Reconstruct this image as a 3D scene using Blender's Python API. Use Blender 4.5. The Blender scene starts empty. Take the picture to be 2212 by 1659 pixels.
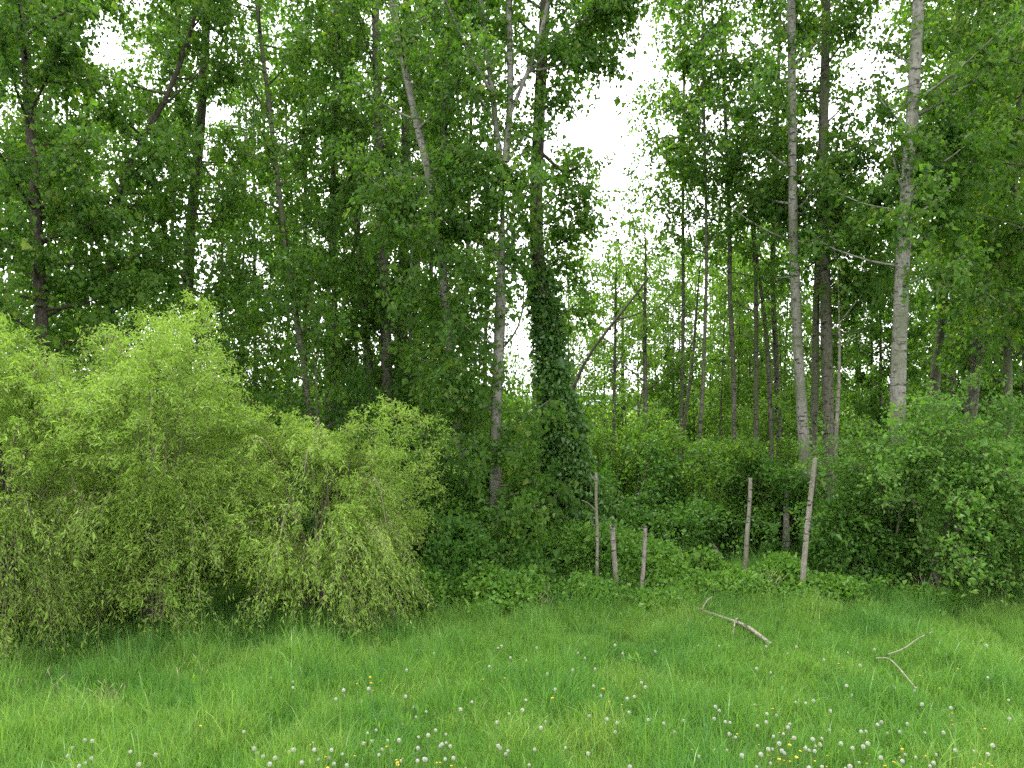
import bpy, math, random
import numpy as np
from math import radians

# ------------------------------------------------------------------ camera, sky, sun, exposure
scene = bpy.context.scene
COL = scene.collection
EYE = 3.0                 # the viewer stands on a low bank
F = 1580.0                # focal length in units where the picture is 2212 wide
CX, HY = 1106.0, 878.0    # picture centre column, row of the horizon (2212 x 1659)

cam_data = bpy.data.cameras.new("camera")
cam_data.sensor_width = 36.0
cam_data.lens = 36.0 * F / 2212.0
cam_data.shift_y = (HY - 829.5) / 2212.0
cam_data.clip_start = 0.05
cam_data.clip_end = 20000.0
cam = bpy.data.objects.new("camera", cam_data)
COL.objects.link(cam)
cam.location = (0.0, 0.0, EYE)
cam.rotation_euler = (radians(90), 0, 0)
scene.camera = cam

SUN_EL, SUN_AZ = radians(74), radians(335)      # azimuth clockwise from +Y: high over the wood, a little to the side
world = bpy.data.worlds.new("World")
scene.world = world
world.use_nodes = True
wn, wl = world.node_tree.nodes, world.node_tree.links
wn.clear()
sky = wn.new("ShaderNodeTexSky")
sky.sky_type = 'NISHITA'
sky.sun_disc = False
sky.sun_elevation = SUN_EL
sky.sun_rotation = SUN_AZ
sky.altitude = 0
sky.air_density = 1.0
sky.dust_density = 2.0
sky.ozone_density = 1.0
hs = wn.new("ShaderNodeHueSaturation")          # an overcast, nearly white sky
hs.inputs["Saturation"].default_value = 0.12
bg = wn.new("ShaderNodeBackground")
bg.inputs["Strength"].default_value = 0.10
wo = wn.new("ShaderNodeOutputWorld")
wl.new(sky.outputs["Color"], hs.inputs["Color"])
cl = wn.new("ShaderNodeMix")                     # an even layer of bright cloud over it
cl.data_type = 'RGBA'
cl.inputs["Factor"].default_value = 0.75
cl.inputs[7].default_value = (6.8, 6.8, 6.8, 1)
wl.new(hs.outputs["Color"], cl.inputs[6])
wl.new(cl.outputs[2], bg.inputs["Color"])
wl.new(bg.outputs["Background"], wo.inputs["Surface"])

sun_data = bpy.data.lights.new("sun", 'SUN')
sun_data.energy = 1.5
sun_data.angle = radians(18)
sun_data.color = (1.0, 0.97, 0.92)
sun = bpy.data.objects.new("sun", sun_data)
COL.objects.link(sun)
sun.location = (0, -10, 40)
sun.rotation_euler = (radians(90) - SUN_EL, 0, math.pi - SUN_AZ)

scene.view_settings.view_transform = 'Standard'
scene.view_settings.look = 'None'
scene.view_settings.gamma = 1.0
scene.view_settings.exposure = 2.62
scene.view_settings.use_curve_mapping = False
cy = scene.cycles
cy.max_bounces = 5
cy.diffuse_bounces = 3
cy.glossy_bounces = 1
cy.transmission_bounces = 3
cy.transparent_max_bounces = 4
cy.use_denoising = False          # keep the leaves and blades crisp
cy.sample_clamp_indirect = 0.8
cy.sample_clamp_direct = 3.0
cy.caustics_reflective = False
cy.caustics_refractive = False

rng = np.random.default_rng(11)
random.seed(5)

# ------------------------------------------------------------------ helpers
def W(px, py, Y):
    """a point of the place measured from the photograph, at depth Y metres"""
    return np.array([(px - CX) * Y / F, Y, EYE + (HY - py) * Y / F])

def ground_row(Y):
    return HY + EYE * F / Y

def norm(v):
    n = np.linalg.norm(v, axis=-1, keepdims=True)
    return v / np.maximum(n, 1e-9)

_perm = np.random.default_rng(3).random((32, 32, 32))
def vnoise(p, s):
    """smooth value noise 0..1"""
    q = np.asarray(p) / s
    i = np.floor(q).astype(int)
    f = q - i
    f = f * f * (3 - 2 * f)
    out = 0
    for dx in (0, 1):
        for dy in (0, 1):
            for dz in (0, 1):
                w = (f[..., 0] if dx else 1 - f[..., 0]) * (f[..., 1] if dy else 1 - f[..., 1]) * (f[..., 2] if dz else 1 - f[..., 2])
                out = out + w * _perm[(i[..., 0] + dx) % 32, (i[..., 1] + dy) % 32, (i[..., 2] + dz) % 32]
    return out

class MB:
    """collects tubes and leaves, builds ONE mesh object"""
    def __init__(self):
        self.v, self.f3, self.f4 = [], [], []
        self.m3, self.m4, self.r3, self.r4 = [], [], [], []
        self.s3, self.s4 = [], []
        self.n = 0
    def add(self, verts, faces, mat=0, rnd=None, smooth=False):
        verts = np.asarray(verts, dtype=np.float32).reshape(-1, 3)
        faces = np.asarray(faces, dtype=np.int64)
        if len(faces) == 0:
            return
        k = faces.shape[1]
        r = np.zeros(len(faces)) if rnd is None else np.asarray(rnd)
        self.v.append(verts)
        F_, M_, R_, S_ = (self.f3, self.m3, self.r3, self.s3) if k == 3 else (self.f4, self.m4, self.r4, self.s4)
        F_.append(faces + self.n); M_.append(np.full(len(faces), mat)); R_.append(r); S_.append(np.full(len(faces), smooth))
        self.n += len(verts)
    def mesh(self, name, mats):
        me = bpy.data.meshes.new(name)
        v = np.concatenate(self.v)
        f3 = np.concatenate(self.f3) if self.f3 else np.zeros((0, 3), int)
        f4 = np.concatenate(self.f4) if self.f4 else np.zeros((0, 4), int)
        cat = lambda a, b, t: np.concatenate([*(a or []), *(b or [])]).astype(t)
        me.vertices.add(len(v)); me.vertices.foreach_set("co", v.ravel())
        loops = np.concatenate([f3.ravel(), f4.ravel()]).astype(np.int32)
        me.loops.add(len(loops)); me.loops.foreach_set("vertex_index", loops)
        np_ = len(f3) + len(f4)
        me.polygons.add(np_)
        st = np.concatenate([np.arange(len(f3)) * 3, len(f3) * 3 + np.arange(len(f4)) * 4]).astype(np.int32)
        me.polygons.foreach_set("loop_start", st)
        me.polygons.foreach_set("material_index", cat(self.m3, self.m4, np.int32))
        me.polygons.foreach_set("use_smooth", cat(self.s3, self.s4, bool))
        at = me.attributes.new("rnd", 'FLOAT', 'FACE')
        at.data.foreach_set("value", cat(self.r3, self.r4, np.float32))
        for m in mats:
            me.materials.append(m)
        me.update(calc_edges=True)
        return me
    def build(self, name, mats, parent=None, origin=(0, 0, 0)):
        o = bpy.data.objects.new(name, self.mesh(name, mats))
        COL.objects.link(o)
        if parent is not None:
            o.parent = parent
            o.matrix_parent_inverse.identity()
            o.location = -np.array(parent.location) if parent.type == 'EMPTY' else (0, 0, 0)
        return o

def tag(o, label=None, cat=None, group=None, kind=None):
    if label: o["label"] = label
    if cat: o["category"] = cat
    if group: o["group"] = group
    if kind: o["kind"] = kind
    return o

def empty(name, loc):
    o = bpy.data.objects.new(name, None)
    o.empty_display_size = 0.3
    COL.objects.link(o)
    o.location = tuple(float(c) for c in loc)
    return o

def resample(pts, n):
    pts = np.asarray(pts, float)
    d = np.concatenate([[0], np.cumsum(np.linalg.norm(np.diff(pts[:, :3], axis=0), axis=1))])
    t = np.linspace(0, d[-1], n)
    # smooth (Catmull-like) by interpolating then averaging
    out = np.stack([np.interp(t, d, pts[:, k]) for k in range(pts.shape[1])], 1)
    for _ in range(2):
        out[1:-1] = 0.25 * out[:-2] + 0.5 * out[1:-1] + 0.25 * out[2:]
    return out

def tube(mb, pts, rad, sides=8, mat=0, rough=0.0, rnd=0.0, cap=True, seed=0):
    pts = np.asarray(pts, float); rad = np.asarray(rad, float)
    n = len(pts)
    tan = norm(np.gradient(pts, axis=0))
    ref = np.array([0.0, 1.0, 0.03]) if abs(tan[:, 1]).mean() < 0.75 else np.array([1.0, 0.1, 0.0])
    a = norm(np.cross(tan, ref)); b = np.cross(tan, a)
    th = np.arange(sides) * 2 * math.pi / sides
    r = rad[:, None] * np.ones(sides)
    if rough:
        rr = np.random.default_rng(seed + 77)
        low = rr.normal(0, 1, (n, sides))
        low = (low + np.roll(low, 1, 0) + np.roll(low, 1, 1)) / 3
        r = r * (1 + rough * low)
    ring = pts[:, None, :] + r[..., None] * (np.cos(th)[None, :, None] * a[:, None, :] + np.sin(th)[None, :, None] * b[:, None, :])
    i = np.arange(n - 1)[:, None] * sides; j = np.arange(sides)[None, :]; k = (j + 1) % sides
    q = np.stack([i + j, i + k, i + sides + k, i + sides + j], -1).reshape(-1, 4)
    v = ring.reshape(-1, 3)
    mb.add(v, q, mat, np.full(len(q), rnd), True)
    if cap:
        for e, s in ((n - 1, 1), (0, -1)):
            vv = np.vstack([ring[e], pts[e] + s * tan[e] * rad[e] * 0.15])
            jj = np.arange(sides)
            f = np.stack([jj, (jj + 1) % sides, np.full(sides, sides)], 1)
            mb.add(vv, f if s > 0 else f[:, ::-1], mat, np.full(sides, rnd), False)

def leaves(mb, pos, axis, side, L, Wd, mat=0, rnd=None, fold=0.25, wide=0.36):
    """one kite-shaped folded blade (two triangles) per row"""
    N = len(pos)
    if N == 0: return
    axis = norm(axis); side = norm(side - (side * axis).sum(1, keepdims=True) * axis)
    nrm = np.cross(axis, side)
    L = np.broadcast_to(L, (N,))[:, None]; Wd = np.broadcast_to(Wd, (N,))[:, None]
    p0 = pos
    pt = pos + axis * L - nrm * L * 0.08
    lift = nrm * Wd * fold
    pl = pos + axis * L * wide + side * Wd * 0.5 + lift
    pr = pos + axis * L * wide - side * Wd * 0.5 + lift
    v = np.stack([p0, pl, pt, pr], 1).reshape(-1, 3)
    b = np.arange(N)[:, None] * 4
    f = np.concatenate([b + [0, 1, 2], b + [0, 2, 3]], 1).reshape(-1, 3)
    r = rng.random(N) if rnd is None else rnd
    mb.add(v, f, mat, np.repeat(r, 2))

def twigs(mb, P, r0, r1, mat=1):
    """P: (S, K, 3) polylines, three-sided thin tubes"""
    S, K, _ = P.shape
    if S == 0: return
    tan = norm(P[:, -1] - P[:, 0])
    ref = np.where(np.abs(tan[:, 2:3]) > 0.8, np.array([[1.0, 0, 0]]), np.array([[0, 0, 1.0]]))
    a = norm(np.cross(tan, ref)); b = np.cross(tan, a)
    th = np.arange(3) * 2 * math.pi / 3
    off = np.cos(th)[None, :, None] * a[:, None, :] + np.sin(th)[None, :, None] * b[:, None, :]
    rad = np.linspace(0, 1, K)
    r0 = np.broadcast_to(r0, (S,)); r1 = np.broadcast_to(r1, (S,))
    rr = r0[:, None] * (1 - rad) + r1[:, None] * rad
    ring = P[:, :, None, :] + rr[..., None, None] * off[:, None, :, :]
    s = np.arange(S)[:, None, None] * (K * 3); k = np.arange(K - 1)[None, :, None] * 3; j = np.arange(3)[None, None, :]
    j2 = (j + 1) % 3
    q = np.stack([s + k + j, s + k + j2, s + k + 3 + j2, s + k + 3 + j], -1).reshape(-1, 4)
    mb.add(ring.reshape(-1, 3), q, mat, np.zeros(len(q)), True)

UP = np.array([0, 0, 1.0])
def rand_dirs(n):
    return norm(rng.normal(0, 1, (n, 3)))

def sprays(mb, O, D, Ls, nl, leafL, leafW, droop=0.35, hang=0.6, spread=0.10, twig=0.004, twig_frac=1.0, fold=0.25, wide=0.36, rshift=0.0, in_view=True):
    """leafy twigs: origins O, directions D, lengths Ls, nl leaves each"""
    S = len(O)
    if S == 0: return
    Ls = np.broadcast_to(Ls, (S,))
    def at(t):        # t (S,k)
        return O[:, None, :] + D[:, None, :] * (Ls[:, None] * t)[..., None] - UP * (droop * Ls[:, None] * t * t)[..., None]
    if twig:
        k = max(1, int(S * twig_frac))
        sel = rng.permutation(S)[:k]
        tt = np.broadcast_to(np.linspace(0, 1, 3), (S, 3))
        twigs(mb, at(tt)[sel], twig, twig * 0.4, 1)
    t = rng.random((S, nl)) ** 0.8 * 0.92 + 0.08
    p = at(t).reshape(-1, 3) + rng.normal(0, 1, (S * nl, 3)) * spread
    tang = norm(D[:, None, :] - UP * (2 * droop * t)[..., None]).reshape(-1, 3)
    ax = tang * 0.55 + rand_dirs(S * nl) * 0.85 - UP * hang
    sd = rand_dirs(S * nl)
    L = leafL * np.exp(rng.normal(0, 0.32, S * nl)); Wd = L * (leafW / leafL) * (0.8 + 0.4 * rng.random(S * nl))
    # each spray shares part of its tone with its own leaves
    r = np.clip(np.repeat(rng.random(S), nl) * 0.45 + rng.random(S * nl) * 0.55 + rshift, 0, 1)
    leaves(mb, p, ax, sd, L, Wd, 0, r, fold, wide)

def copy_thing(src, loc, rz, scale, label=None):
    """the thing and each of its parts, sharing mesh data"""
    r = src.copy(); COL.objects.link(r)
    r.location = tuple(float(c) for c in loc); r.rotation_euler = (0, 0, rz); r.scale = scale if hasattr(scale, '__len__') else (scale,) * 3
    if label: r["label"] = label
    for ch in list(src.children):
        c = ch.copy(); COL.objects.link(c); c.parent = r
    return r

# ------------------------------------------------------------------ materials
def new_mat(name):
    m = bpy.data.materials.new(name)
    m.use_nodes = True
    nt = m.node_tree
    nt.nodes.clear()
    out = nt.nodes.new("ShaderNodeOutputMaterial")
    return m, nt, nt.nodes, nt.links, out

def ramp(nodes, stops):
    r = nodes.new("ShaderNodeValToRGB")
    e = r.color_ramp.elements
    while len(e) > 1: e.remove(e[-1])
    e[0].position, e[0].color = stops[0][0], (*stops[0][1], 1)
    for p, c in stops[1:]:
        x = e.new(p); x.color = (*c, 1)
    return r

def leaf_mat(name, stops, trans, mix=0.42, rough=0.5, spec=0.25, patch=0.0, instanced=False):
    m, nt, N, L, out = new_mat(name)
    at = N.new("ShaderNodeAttribute"); at.attribute_name = "rnd"
    r = ramp(N, stops)
    fac = at.outputs["Fac"]
    if instanced:
        oi = N.new("ShaderNodeObjectInfo")
        mm = N.new("ShaderNodeMath"); mm.operation = 'MULTIPLY_ADD'
        mm.inputs[1].default_value = 0.45
        L.new(oi.outputs["Random"], mm.inputs[0])
        m2 = N.new("ShaderNodeMath"); m2.operation = 'MULTIPLY'; m2.inputs[1].default_value = 0.55
        L.new(fac, m2.inputs[0]); L.new(m2.outputs[0], mm.inputs[2])
        fac = mm.outputs[0]
    if patch:
        geo = N.new("ShaderNodeNewGeometry")
        nz = N.new("ShaderNodeTexNoise"); nz.inputs["Scale"].default_value = 0.9; nz.inputs["Detail"].default_value = 3
        L.new(geo.outputs["Position"], nz.inputs["Vector"])
        ma = N.new("ShaderNodeMath"); ma.operation = 'MULTIPLY_ADD'
        ma.inputs[1].default_value = patch; 
        mb_ = N.new("ShaderNodeMath"); mb_.operation = 'ADD'; mb_.inputs[1].default_value = -patch * 0.5
        L.new(fac, mb_.inputs[0]); L.new(nz.outputs["Fac"], ma.inputs[0]); L.new(mb_.outputs[0], ma.inputs[2])
        fac = ma.outputs[0]
    L.new(fac, r.inputs["Fac"])
    p = N.new("ShaderNodeBsdfPrincipled")
    p.inputs["Roughness"].default_value = rough
    p.inputs["Specular IOR Level"].default_value = spec
    L.new(r.outputs["Color"], p.inputs["Base Color"])
    t = N.new("ShaderNodeBsdfTranslucent")
    mc = N.new("ShaderNodeMix"); mc.data_type = 'RGBA'; mc.blend_type = 'MULTIPLY'; mc.inputs["Factor"].default_value = 1.0
    L.new(r.outputs["Color"], mc.inputs[6]); mc.inputs[7].default_value = (*trans, 1)
    L.new(mc.outputs[2], t.inputs["Color"])
    mx = N.new("ShaderNodeMixShader"); mx.inputs["Fac"].default_value = mix
    L.new(p.outputs["BSDF"], mx.inputs[1]); L.new(t.outputs["BSDF"], mx.inputs[2])
    L.new(mx.outputs["Shader"], out.inputs["Surface"])
    return m

def bark_mat(name, dark, mid, light, zscale=7.0, bump=0.5, marks=True, moss=None):
    m, nt, N, L, out = new_mat(name)
    tc = N.new("ShaderNodeTexCoord")
    mp = N.new("ShaderNodeMapping"); mp.inputs["Scale"].default_value = (9, 9, 4.0)
    L.new(tc.outputs["Object"], mp.inputs["Vector"])
    n1 = N.new("ShaderNodeTexNoise"); n1.inputs["Scale"].default_value = 2.2; n1.inputs["Detail"].default_value = 8; n1.inputs["Roughness"].default_value = 0.65
    L.new(mp.outputs["Vector"], n1.inputs["Vector"])
    r = ramp(N, [(0.30, dark), (0.47, mid), (0.68, light)])
    L.new(n1.outputs["Fac"], r.inputs["Fac"])
    col = r.outputs["Color"]
    if marks:                                   # dark branch scars and level cracks across the smooth bark
        mp2 = N.new("ShaderNodeMapping"); mp2.inputs["Scale"].default_value = (2.6, 2.6, zscale)
        L.new(tc.outputs["Object"], mp2.inputs["Vector"])
        n2 = N.new("ShaderNodeTexNoise"); n2.inputs["Scale"].default_value = 3.0; n2.inputs["Detail"].default_value = 5
        L.new(mp2.outputs["Vector"], n2.inputs["Vector"])
        r2 = ramp(N, [(0.56, (1, 1, 1)), (0.64, (0.2, 0.18, 0.16))])
        L.new(n2.outputs["Fac"], r2.inputs["Fac"])
        mu = N.new("ShaderNodeMix"); mu.data_type = 'RGBA'; mu.blend_type = 'MULTIPLY'; mu.inputs["Factor"].default_value = 1
        L.new(col, mu.inputs[6]); L.new(r2.outputs["Color"], mu.inputs[7])
        col = mu.outputs[2]
    if moss:
        n3 = N.new("ShaderNodeTexNoise"); n3.inputs["Scale"].default_value = 1.3; n3.inputs["Detail"].default_value = 4
        L.new(tc.outputs["Object"], n3.inputs["Vector"])
        r3 = ramp(N, [(0.48, (0, 0, 0)), (0.66, (0.8, 0.8, 0.8))])
        L.new(n3.outputs["Fac"], r3.inputs["Fac"])
        mu = N.new("ShaderNodeMix"); mu.data_type = 'RGBA'
        L.new(r3.outputs["Color"], mu.inputs["Factor"]); L.new(col, mu.inputs[6]); mu.inputs[7].default_value = (*moss, 1)
        col = mu.outputs[2]
    p = N.new("ShaderNodeBsdfPrincipled"); p.inputs["Roughness"].default_value = 0.85
    p.inputs["Specular IOR Level"].default_value = 0.2
    L.new(col, p.inputs["Base Color"])
    b = N.new("ShaderNodeBump"); b.inputs["Strength"].default_value = bump; b.inputs["Distance"].default_value = 0.03
    L.new(n1.outputs["Fac"], b.inputs["Height"]); L.new(b.outputs["Normal"], p.inputs["Normal"])
    L.new(p.outputs["BSDF"], out.inputs["Surface"])
    return m

def plain_mat(name, c, rough=0.8, trans=0.0):
    m, nt, N, L, out = new_mat(name)
    p = N.new("ShaderNodeBsdfPrincipled"); p.inputs["Roughness"].default_value = rough
    tc = N.new("ShaderNodeTexCoord"); nz = N.new("ShaderNodeTexNoise"); nz.inputs["Scale"].default_value = 30
    L.new(tc.outputs["Object"], nz.inputs["Vector"])
    r = ramp(N, [(0.3, tuple(x * 0.75 for x in c)), (0.7, c)])
    L.new(nz.outputs["Fac"], r.inputs["Fac"]); L.new(r.outputs["Color"], p.inputs["Base Color"])
    if trans:
        t = N.new("ShaderNodeBsdfTranslucent"); L.new(r.outputs["Color"], t.inputs["Color"])
        mx = N.new("ShaderNodeMixShader"); mx.inputs["Fac"].default_value = trans
        L.new(p.outputs["BSDF"], mx.inputs[1]); L.new(t.outputs["BSDF"], mx.inputs[2]); L.new(mx.outputs["Shader"], out.inputs["Surface"])
    else:
        L.new(p.outputs["BSDF"], out.inputs["Surface"])
    return m

M = {}
M['poplar'] = leaf_mat("poplar_leaf", [(0.0, (0.034, 0.088, 0.014)), (0.45, (0.058, 0.13, 0.019)), (0.8, (0.088, 0.16, 0.024)), (1.0, (0.15, 0.19, 0.04))], (1.9, 2.05, 0.75), mix=0.52)
M['alder'] = leaf_mat("alder_leaf", [(0.0, (0.055, 0.13, 0.018)), (0.5, (0.085, 0.17, 0.024)), (1.0, (0.13, 0.2, 0.035))], (1.75, 1.85, 0.75), mix=0.52)
M['shrub'] = leaf_mat("shrub_leaf", [(0.0, (0.03, 0.09, 0.013)), (0.5, (0.052, 0.132, 0.018)), (1.0, (0.1, 0.185, 0.03))], (1.6, 1.75, 0.7), mix=0.42)
M['elder'] = leaf_mat("elder_leaf", [(0.0, (0.05, 0.14, 0.02)), (0.5, (0.08, 0.18, 0.027)), (1.0, (0.14, 0.225, 0.048))], (1.55, 1.6, 0.7), mix=0.42)
M['willow'] = leaf_mat("willow_leaf", [(0.0, (0.13, 0.228, 0.03)), (0.5, (0.18, 0.29, 0.043)), (1.0, (0.26, 0.35, 0.085))], (1.5, 1.55, 0.8), mix=0.42)
M['ivy'] = leaf_mat("ivy_leaf", [(0.0, (0.03, 0.084, 0.014)), (0.6, (0.056, 0.135, 0.022)), (1.0, (0.1, 0.18, 0.036))], (1.5, 1.6, 0.7), mix=0.32, rough=0.38, spec=0.45)
M['bramble'] = leaf_mat("bramble_leaf", [(0.0, (0.05, 0.135, 0.018)), (0.6, (0.088, 0.195, 0.025)), (1.0, (0.15, 0.25, 0.042))], (1.5, 1.6, 0.7), mix=0.38)
M['grass'] = leaf_mat("grass_blade", [(0.0, (0.052, 0.148, 0.036)), (0.35, (0.085, 0.2, 0.038)), (0.7, (0.13, 0.242, 0.044)), (1.0, (0.225, 0.3, 0.1))], (1.55, 1.55, 0.9), mix=0.45, rough=0.4, patch=0.45, instanced=True)
M['dry'] = plain_mat("dry_stalk", (0.36, 0.31, 0.19), 0.8, 0.3)
M['silver'] = bark_mat("silver_bark", (0.085, 0.08, 0.068), (0.185, 0.178, 0.155), (0.27, 0.262, 0.235), moss=(0.11, 0.12, 0.075), bump=0.8)
M['grey'] = bark_mat("grey_bark", (0.05, 0.048, 0.036), (0.092, 0.088, 0.066), (0.15, 0.144, 0.112), moss=(0.07, 0.088, 0.038))
M['dark'] = bark_mat("dark_bark", (0.022, 0.018, 0.014), (0.045, 0.037, 0.03), (0.08, 0.068, 0.055), marks=False, bump=0.8)
M['twig'] = plain_mat("twig_bark", (0.085, 0.07, 0.05))
M['wtwig'] = plain_mat("willow_twig", (0.15, 0.135, 0.08))
M['dead'] = bark_mat("dead_wood", (0.085, 0.075, 0.062), (0.175, 0.16, 0.134), (0.265, 0.245, 0.208), zscale=9, bump=0.9, moss=(0.13, 0.13, 0.085))
M['stem'] = plain_mat("flower_stem", (0.09, 0.15, 0.04))
M['white'] = plain_mat("seed_fluff", (0.52, 0.52, 0.48), 0.9, 0.5)
M['core'] = plain_mat("seed_core", (0.22, 0.19, 0.12))
M['yellow'] = plain_mat("yellow_petal", (0.75, 0.52, 0.02), 0.6, 0.3)

# ------------------------------------------------------------------ ground, field, hills
def ground_mat():
    m, nt, N, L, out = new_mat("ground_soil")
    geo = N.new("ShaderNodeNewGeometry")
    nz = N.new("ShaderNodeTexNoise"); nz.inputs["Scale"].default_value = 0.8; nz.inputs["Detail"].default_value = 8
    L.new(geo.outputs["Position"], nz.inputs["Vector"])
    r = ramp(N, [(0.35, (0.022, 0.045, 0.012)), (0.55, (0.035, 0.075, 0.014)), (0.7, (0.06, 0.07, 0.03))])
    L.new(nz.outputs["Fac"], r.inputs["Fac"])
    p = N.new("ShaderNodeBsdfPrincipled"); p.inputs["Roughness"].default_value = 0.95; p.inputs["Specular IOR Level"].default_value = 0.1
    L.new(r.outputs["Color"], p.inputs["Base Color"])
    b = N.new("ShaderNodeBump"); b.inputs["Strength"].default_value = 0.7; b.inputs["Distance"].default_value = 0.05
    n2 = N.new("ShaderNodeTexNoise"); n2.inputs["Scale"].default_value = 14; n2.inputs["Detail"].default_value = 6
    L.new(geo.outputs["Position"], n2.inputs["Vector"]); L.new(n2.outputs["Fac"], b.inputs["Height"]); L.new(b.outputs["Normal"], p.inputs["Normal"])
    L.new(p.outputs["BSDF"], out.inputs["Surface"])
    return m

def field_mat():
    m, nt, N, L, out = new_mat("field_grass")
    geo = N.new("ShaderNodeNewGeometry")
    nz = N.new("ShaderNodeTexNoise"); nz.inputs["Scale"].default_value = 0.05; nz.inputs["Detail"].default_value = 10
    L.new(geo.outputs["Position"], nz.inputs["Vector"])
    r = ramp(N, [(0.35, (0.09, 0.16, 0.03)), (0.6, (0.16, 0.21, 0.04)), (0.75, (0.24, 0.24, 0.06))])
    L.new(nz.outputs["Fac"], r.inputs["Fac"])
    p = N.new("ShaderNodeBsdfPrincipled"); p.inputs["Roughness"].default_value = 0.95; p.inputs["Specular IOR Level"].default_value = 0.1
    L.new(r.outputs["Color"], p.inputs["Base Color"]); L.new(p.outputs["BSDF"], out.inputs["Surface"])
    return m

def gz(x, y):
    """height of the ground: nearly level, a few centimetres of undulation near by"""
    p = np.stack([np.asarray(x, float), np.asarray(y, float), np.zeros_like(np.asarray(x, float))], -1)
    return (vnoise(p + 50, 2.7) - 0.5) * 0.10 * np.clip(1 - (np.asarray(y) - 30) / 20, 0, 1)

def make_ground():
    xs = np.unique(np.concatenate([np.linspace(-30, 30, 121), np.array([-6000, -2500, -1000, -400, -150, -70, -45, 45, 70, 150, 400, 1000, 2500, 6000.0])]))
    ys = np.unique(np.concatenate([np.linspace(-4, 52, 113), np.array([-600, -200, -60, -20, 75, 150, 400, 1000, 2500, 6000.0])]))
    X, Y = np.meshgrid(xs, ys)
    Z = gz(X, Y)
    Z = np.where((np.abs(X) > 31) | (Y < -5), 0, Z)
    v = np.stack([X, Y, Z], -1).reshape(-1, 3)
    nx = len(xs)
    i = np.arange(len(ys) - 1)[:, None] * nx + np.arange(nx - 1)[None, :]
    q = np.stack([i, i + 1, i + nx + 1, i + nx], -1).reshape(-1, 4)
    mb = MB(); mb.add(v, q, 0, None, True)
    return tag(mb.build("ground", [ground_mat()]), kind="structure")
make_ground()

def make_field():
    mb = MB()
    xs = np.linspace(-900, 900, 61); ys = np.linspace(58, 900, 41)
    X, Y = np.meshgrid(xs, ys)
    Z = 0.02 + 0.6 * vnoise(np.stack([X, Y, 0 * X], -1), 90.0) * np.clip((Y - 58) / 60, 0, 1)
    nx = len(xs)
    i = np.arange(len(ys) - 1)[:, None] * nx + np.arange(nx - 1)[None, :]
    mb.add(np.stack([X, Y, Z], -1).reshape(-1, 3), np.stack([i, i + 1, i + nx + 1, i + nx], -1).reshape(-1, 4), 0, None, True)
    tag(mb.build("field", [field_mat()]), kind="structure")
make_field()

def make_hill(name, y0, depth, x0, x1, h, seed, mat):
    mb = MB()
    xs = np.linspace(x0, x1, 260); ys = np.linspace(0, 1, 14)
    X, T = np.meshgrid(xs, ys)
    prof = h * (0.55 + 0.6 * vnoise(np.stack([X, 0 * X, 0 * X + seed * 40.0], -1), 520.0))
    edge = np.clip((X - x0) / 500, 0, 1) * np.clip((x1 - X) / 500, 0, 1)
    rough = h * 0.10 * vnoise(np.stack([X, T * 300, 0 * X + seed], -1), 26.0) * (T > 0.02)
    Z = -1.0 + np.sin(np.clip(T, 0, 1) * math.pi * 0.5) * prof * edge + rough
    Z[0] = -1.0
    Y = y0 + T * depth
    nx = len(xs)
    i = np.arange(len(ys) - 1)[:, None] * nx + np.arange(nx - 1)[None, :]
    mb.add(np.stack([X, Y, Z], -1).reshape(-1, 3), np.stack([i, i + 1, i + nx + 1, i + nx], -1).reshape(-1, 4), 0, None, False)
    tag(mb.build(name, [mat]), kind="structure")
M['hill'] = plain_mat("wooded_hill", (0.05, 0.085, 0.045), 0.95)
make_hill("hill", 1500, 500, -2600, 3000, 50, 1, M['hill'])

# ------------------------------------------------------------------ trees
def extend_trunk(px, Y, top_z, lean_y=0.0):
    """picture points (top first) -> world points from the ground up to top_z"""
    pts = [W(x, y, Y) for x, y in px][::-1]
    b = pts[0].copy()
    if b[2] > 0.0:
        k = pts[1] - pts[0] if len(pts) > 1 else UP
        b = b - (k / max(k[2], 1e-3)) * b[2] * 0.4; b[2] = 0
        pts = [b] + pts
    pts[0][2] = min(pts[0][2], 0.0) - 0.12
    t = pts[-1]
    if t[2] < top_z:
        d = pts[-1] - pts[-2]
        d = d / max(d[2], 1e-3)
        d[0] = np.clip(d[0], -0.25, 0.25)
        for k in range(1, 4):
            pts.append(t + d * (top_z - t[2]) * k / 3 * np.array([0.8, 1, 1]))
            pts[-1][2] = t[2] + (top_z - t[2]) * k / 3
    pts = np.array(pts)
    z = pts[:, 2]
    pts[:, 1] += lean_y * np.clip(z / 12.0, 0, 2)
    return pts

def thin_above(P, Y):
    """leaves well above what the place shows from the meadow can be sparser"""
    lim = EYE + 0.5557 * P[:, 1] + 1.2
    side = np.abs(P[:, 0]) > 0.70 * P[:, 1] + 1.8
    keep = np.where((P[:, 2] > lim) | side, 0.40, 1.0)
    return rng.random(len(P)) < keep

def curve_limb(p0, d, L, up, n=6, wob=0.06):
    t = np.linspace(0, 1, n)
    side = norm(np.cross(d, UP) + 1e-6)
    w = rng.normal(0, wob * L) * t ** 1.5
    return p0 + d * (L * t)[:, None] + UP * (up * L * t * t)[:, None] + side * w[:, None] + rng.normal(0, 0.012 * L, (n, 3)) * t[:, None]

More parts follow.
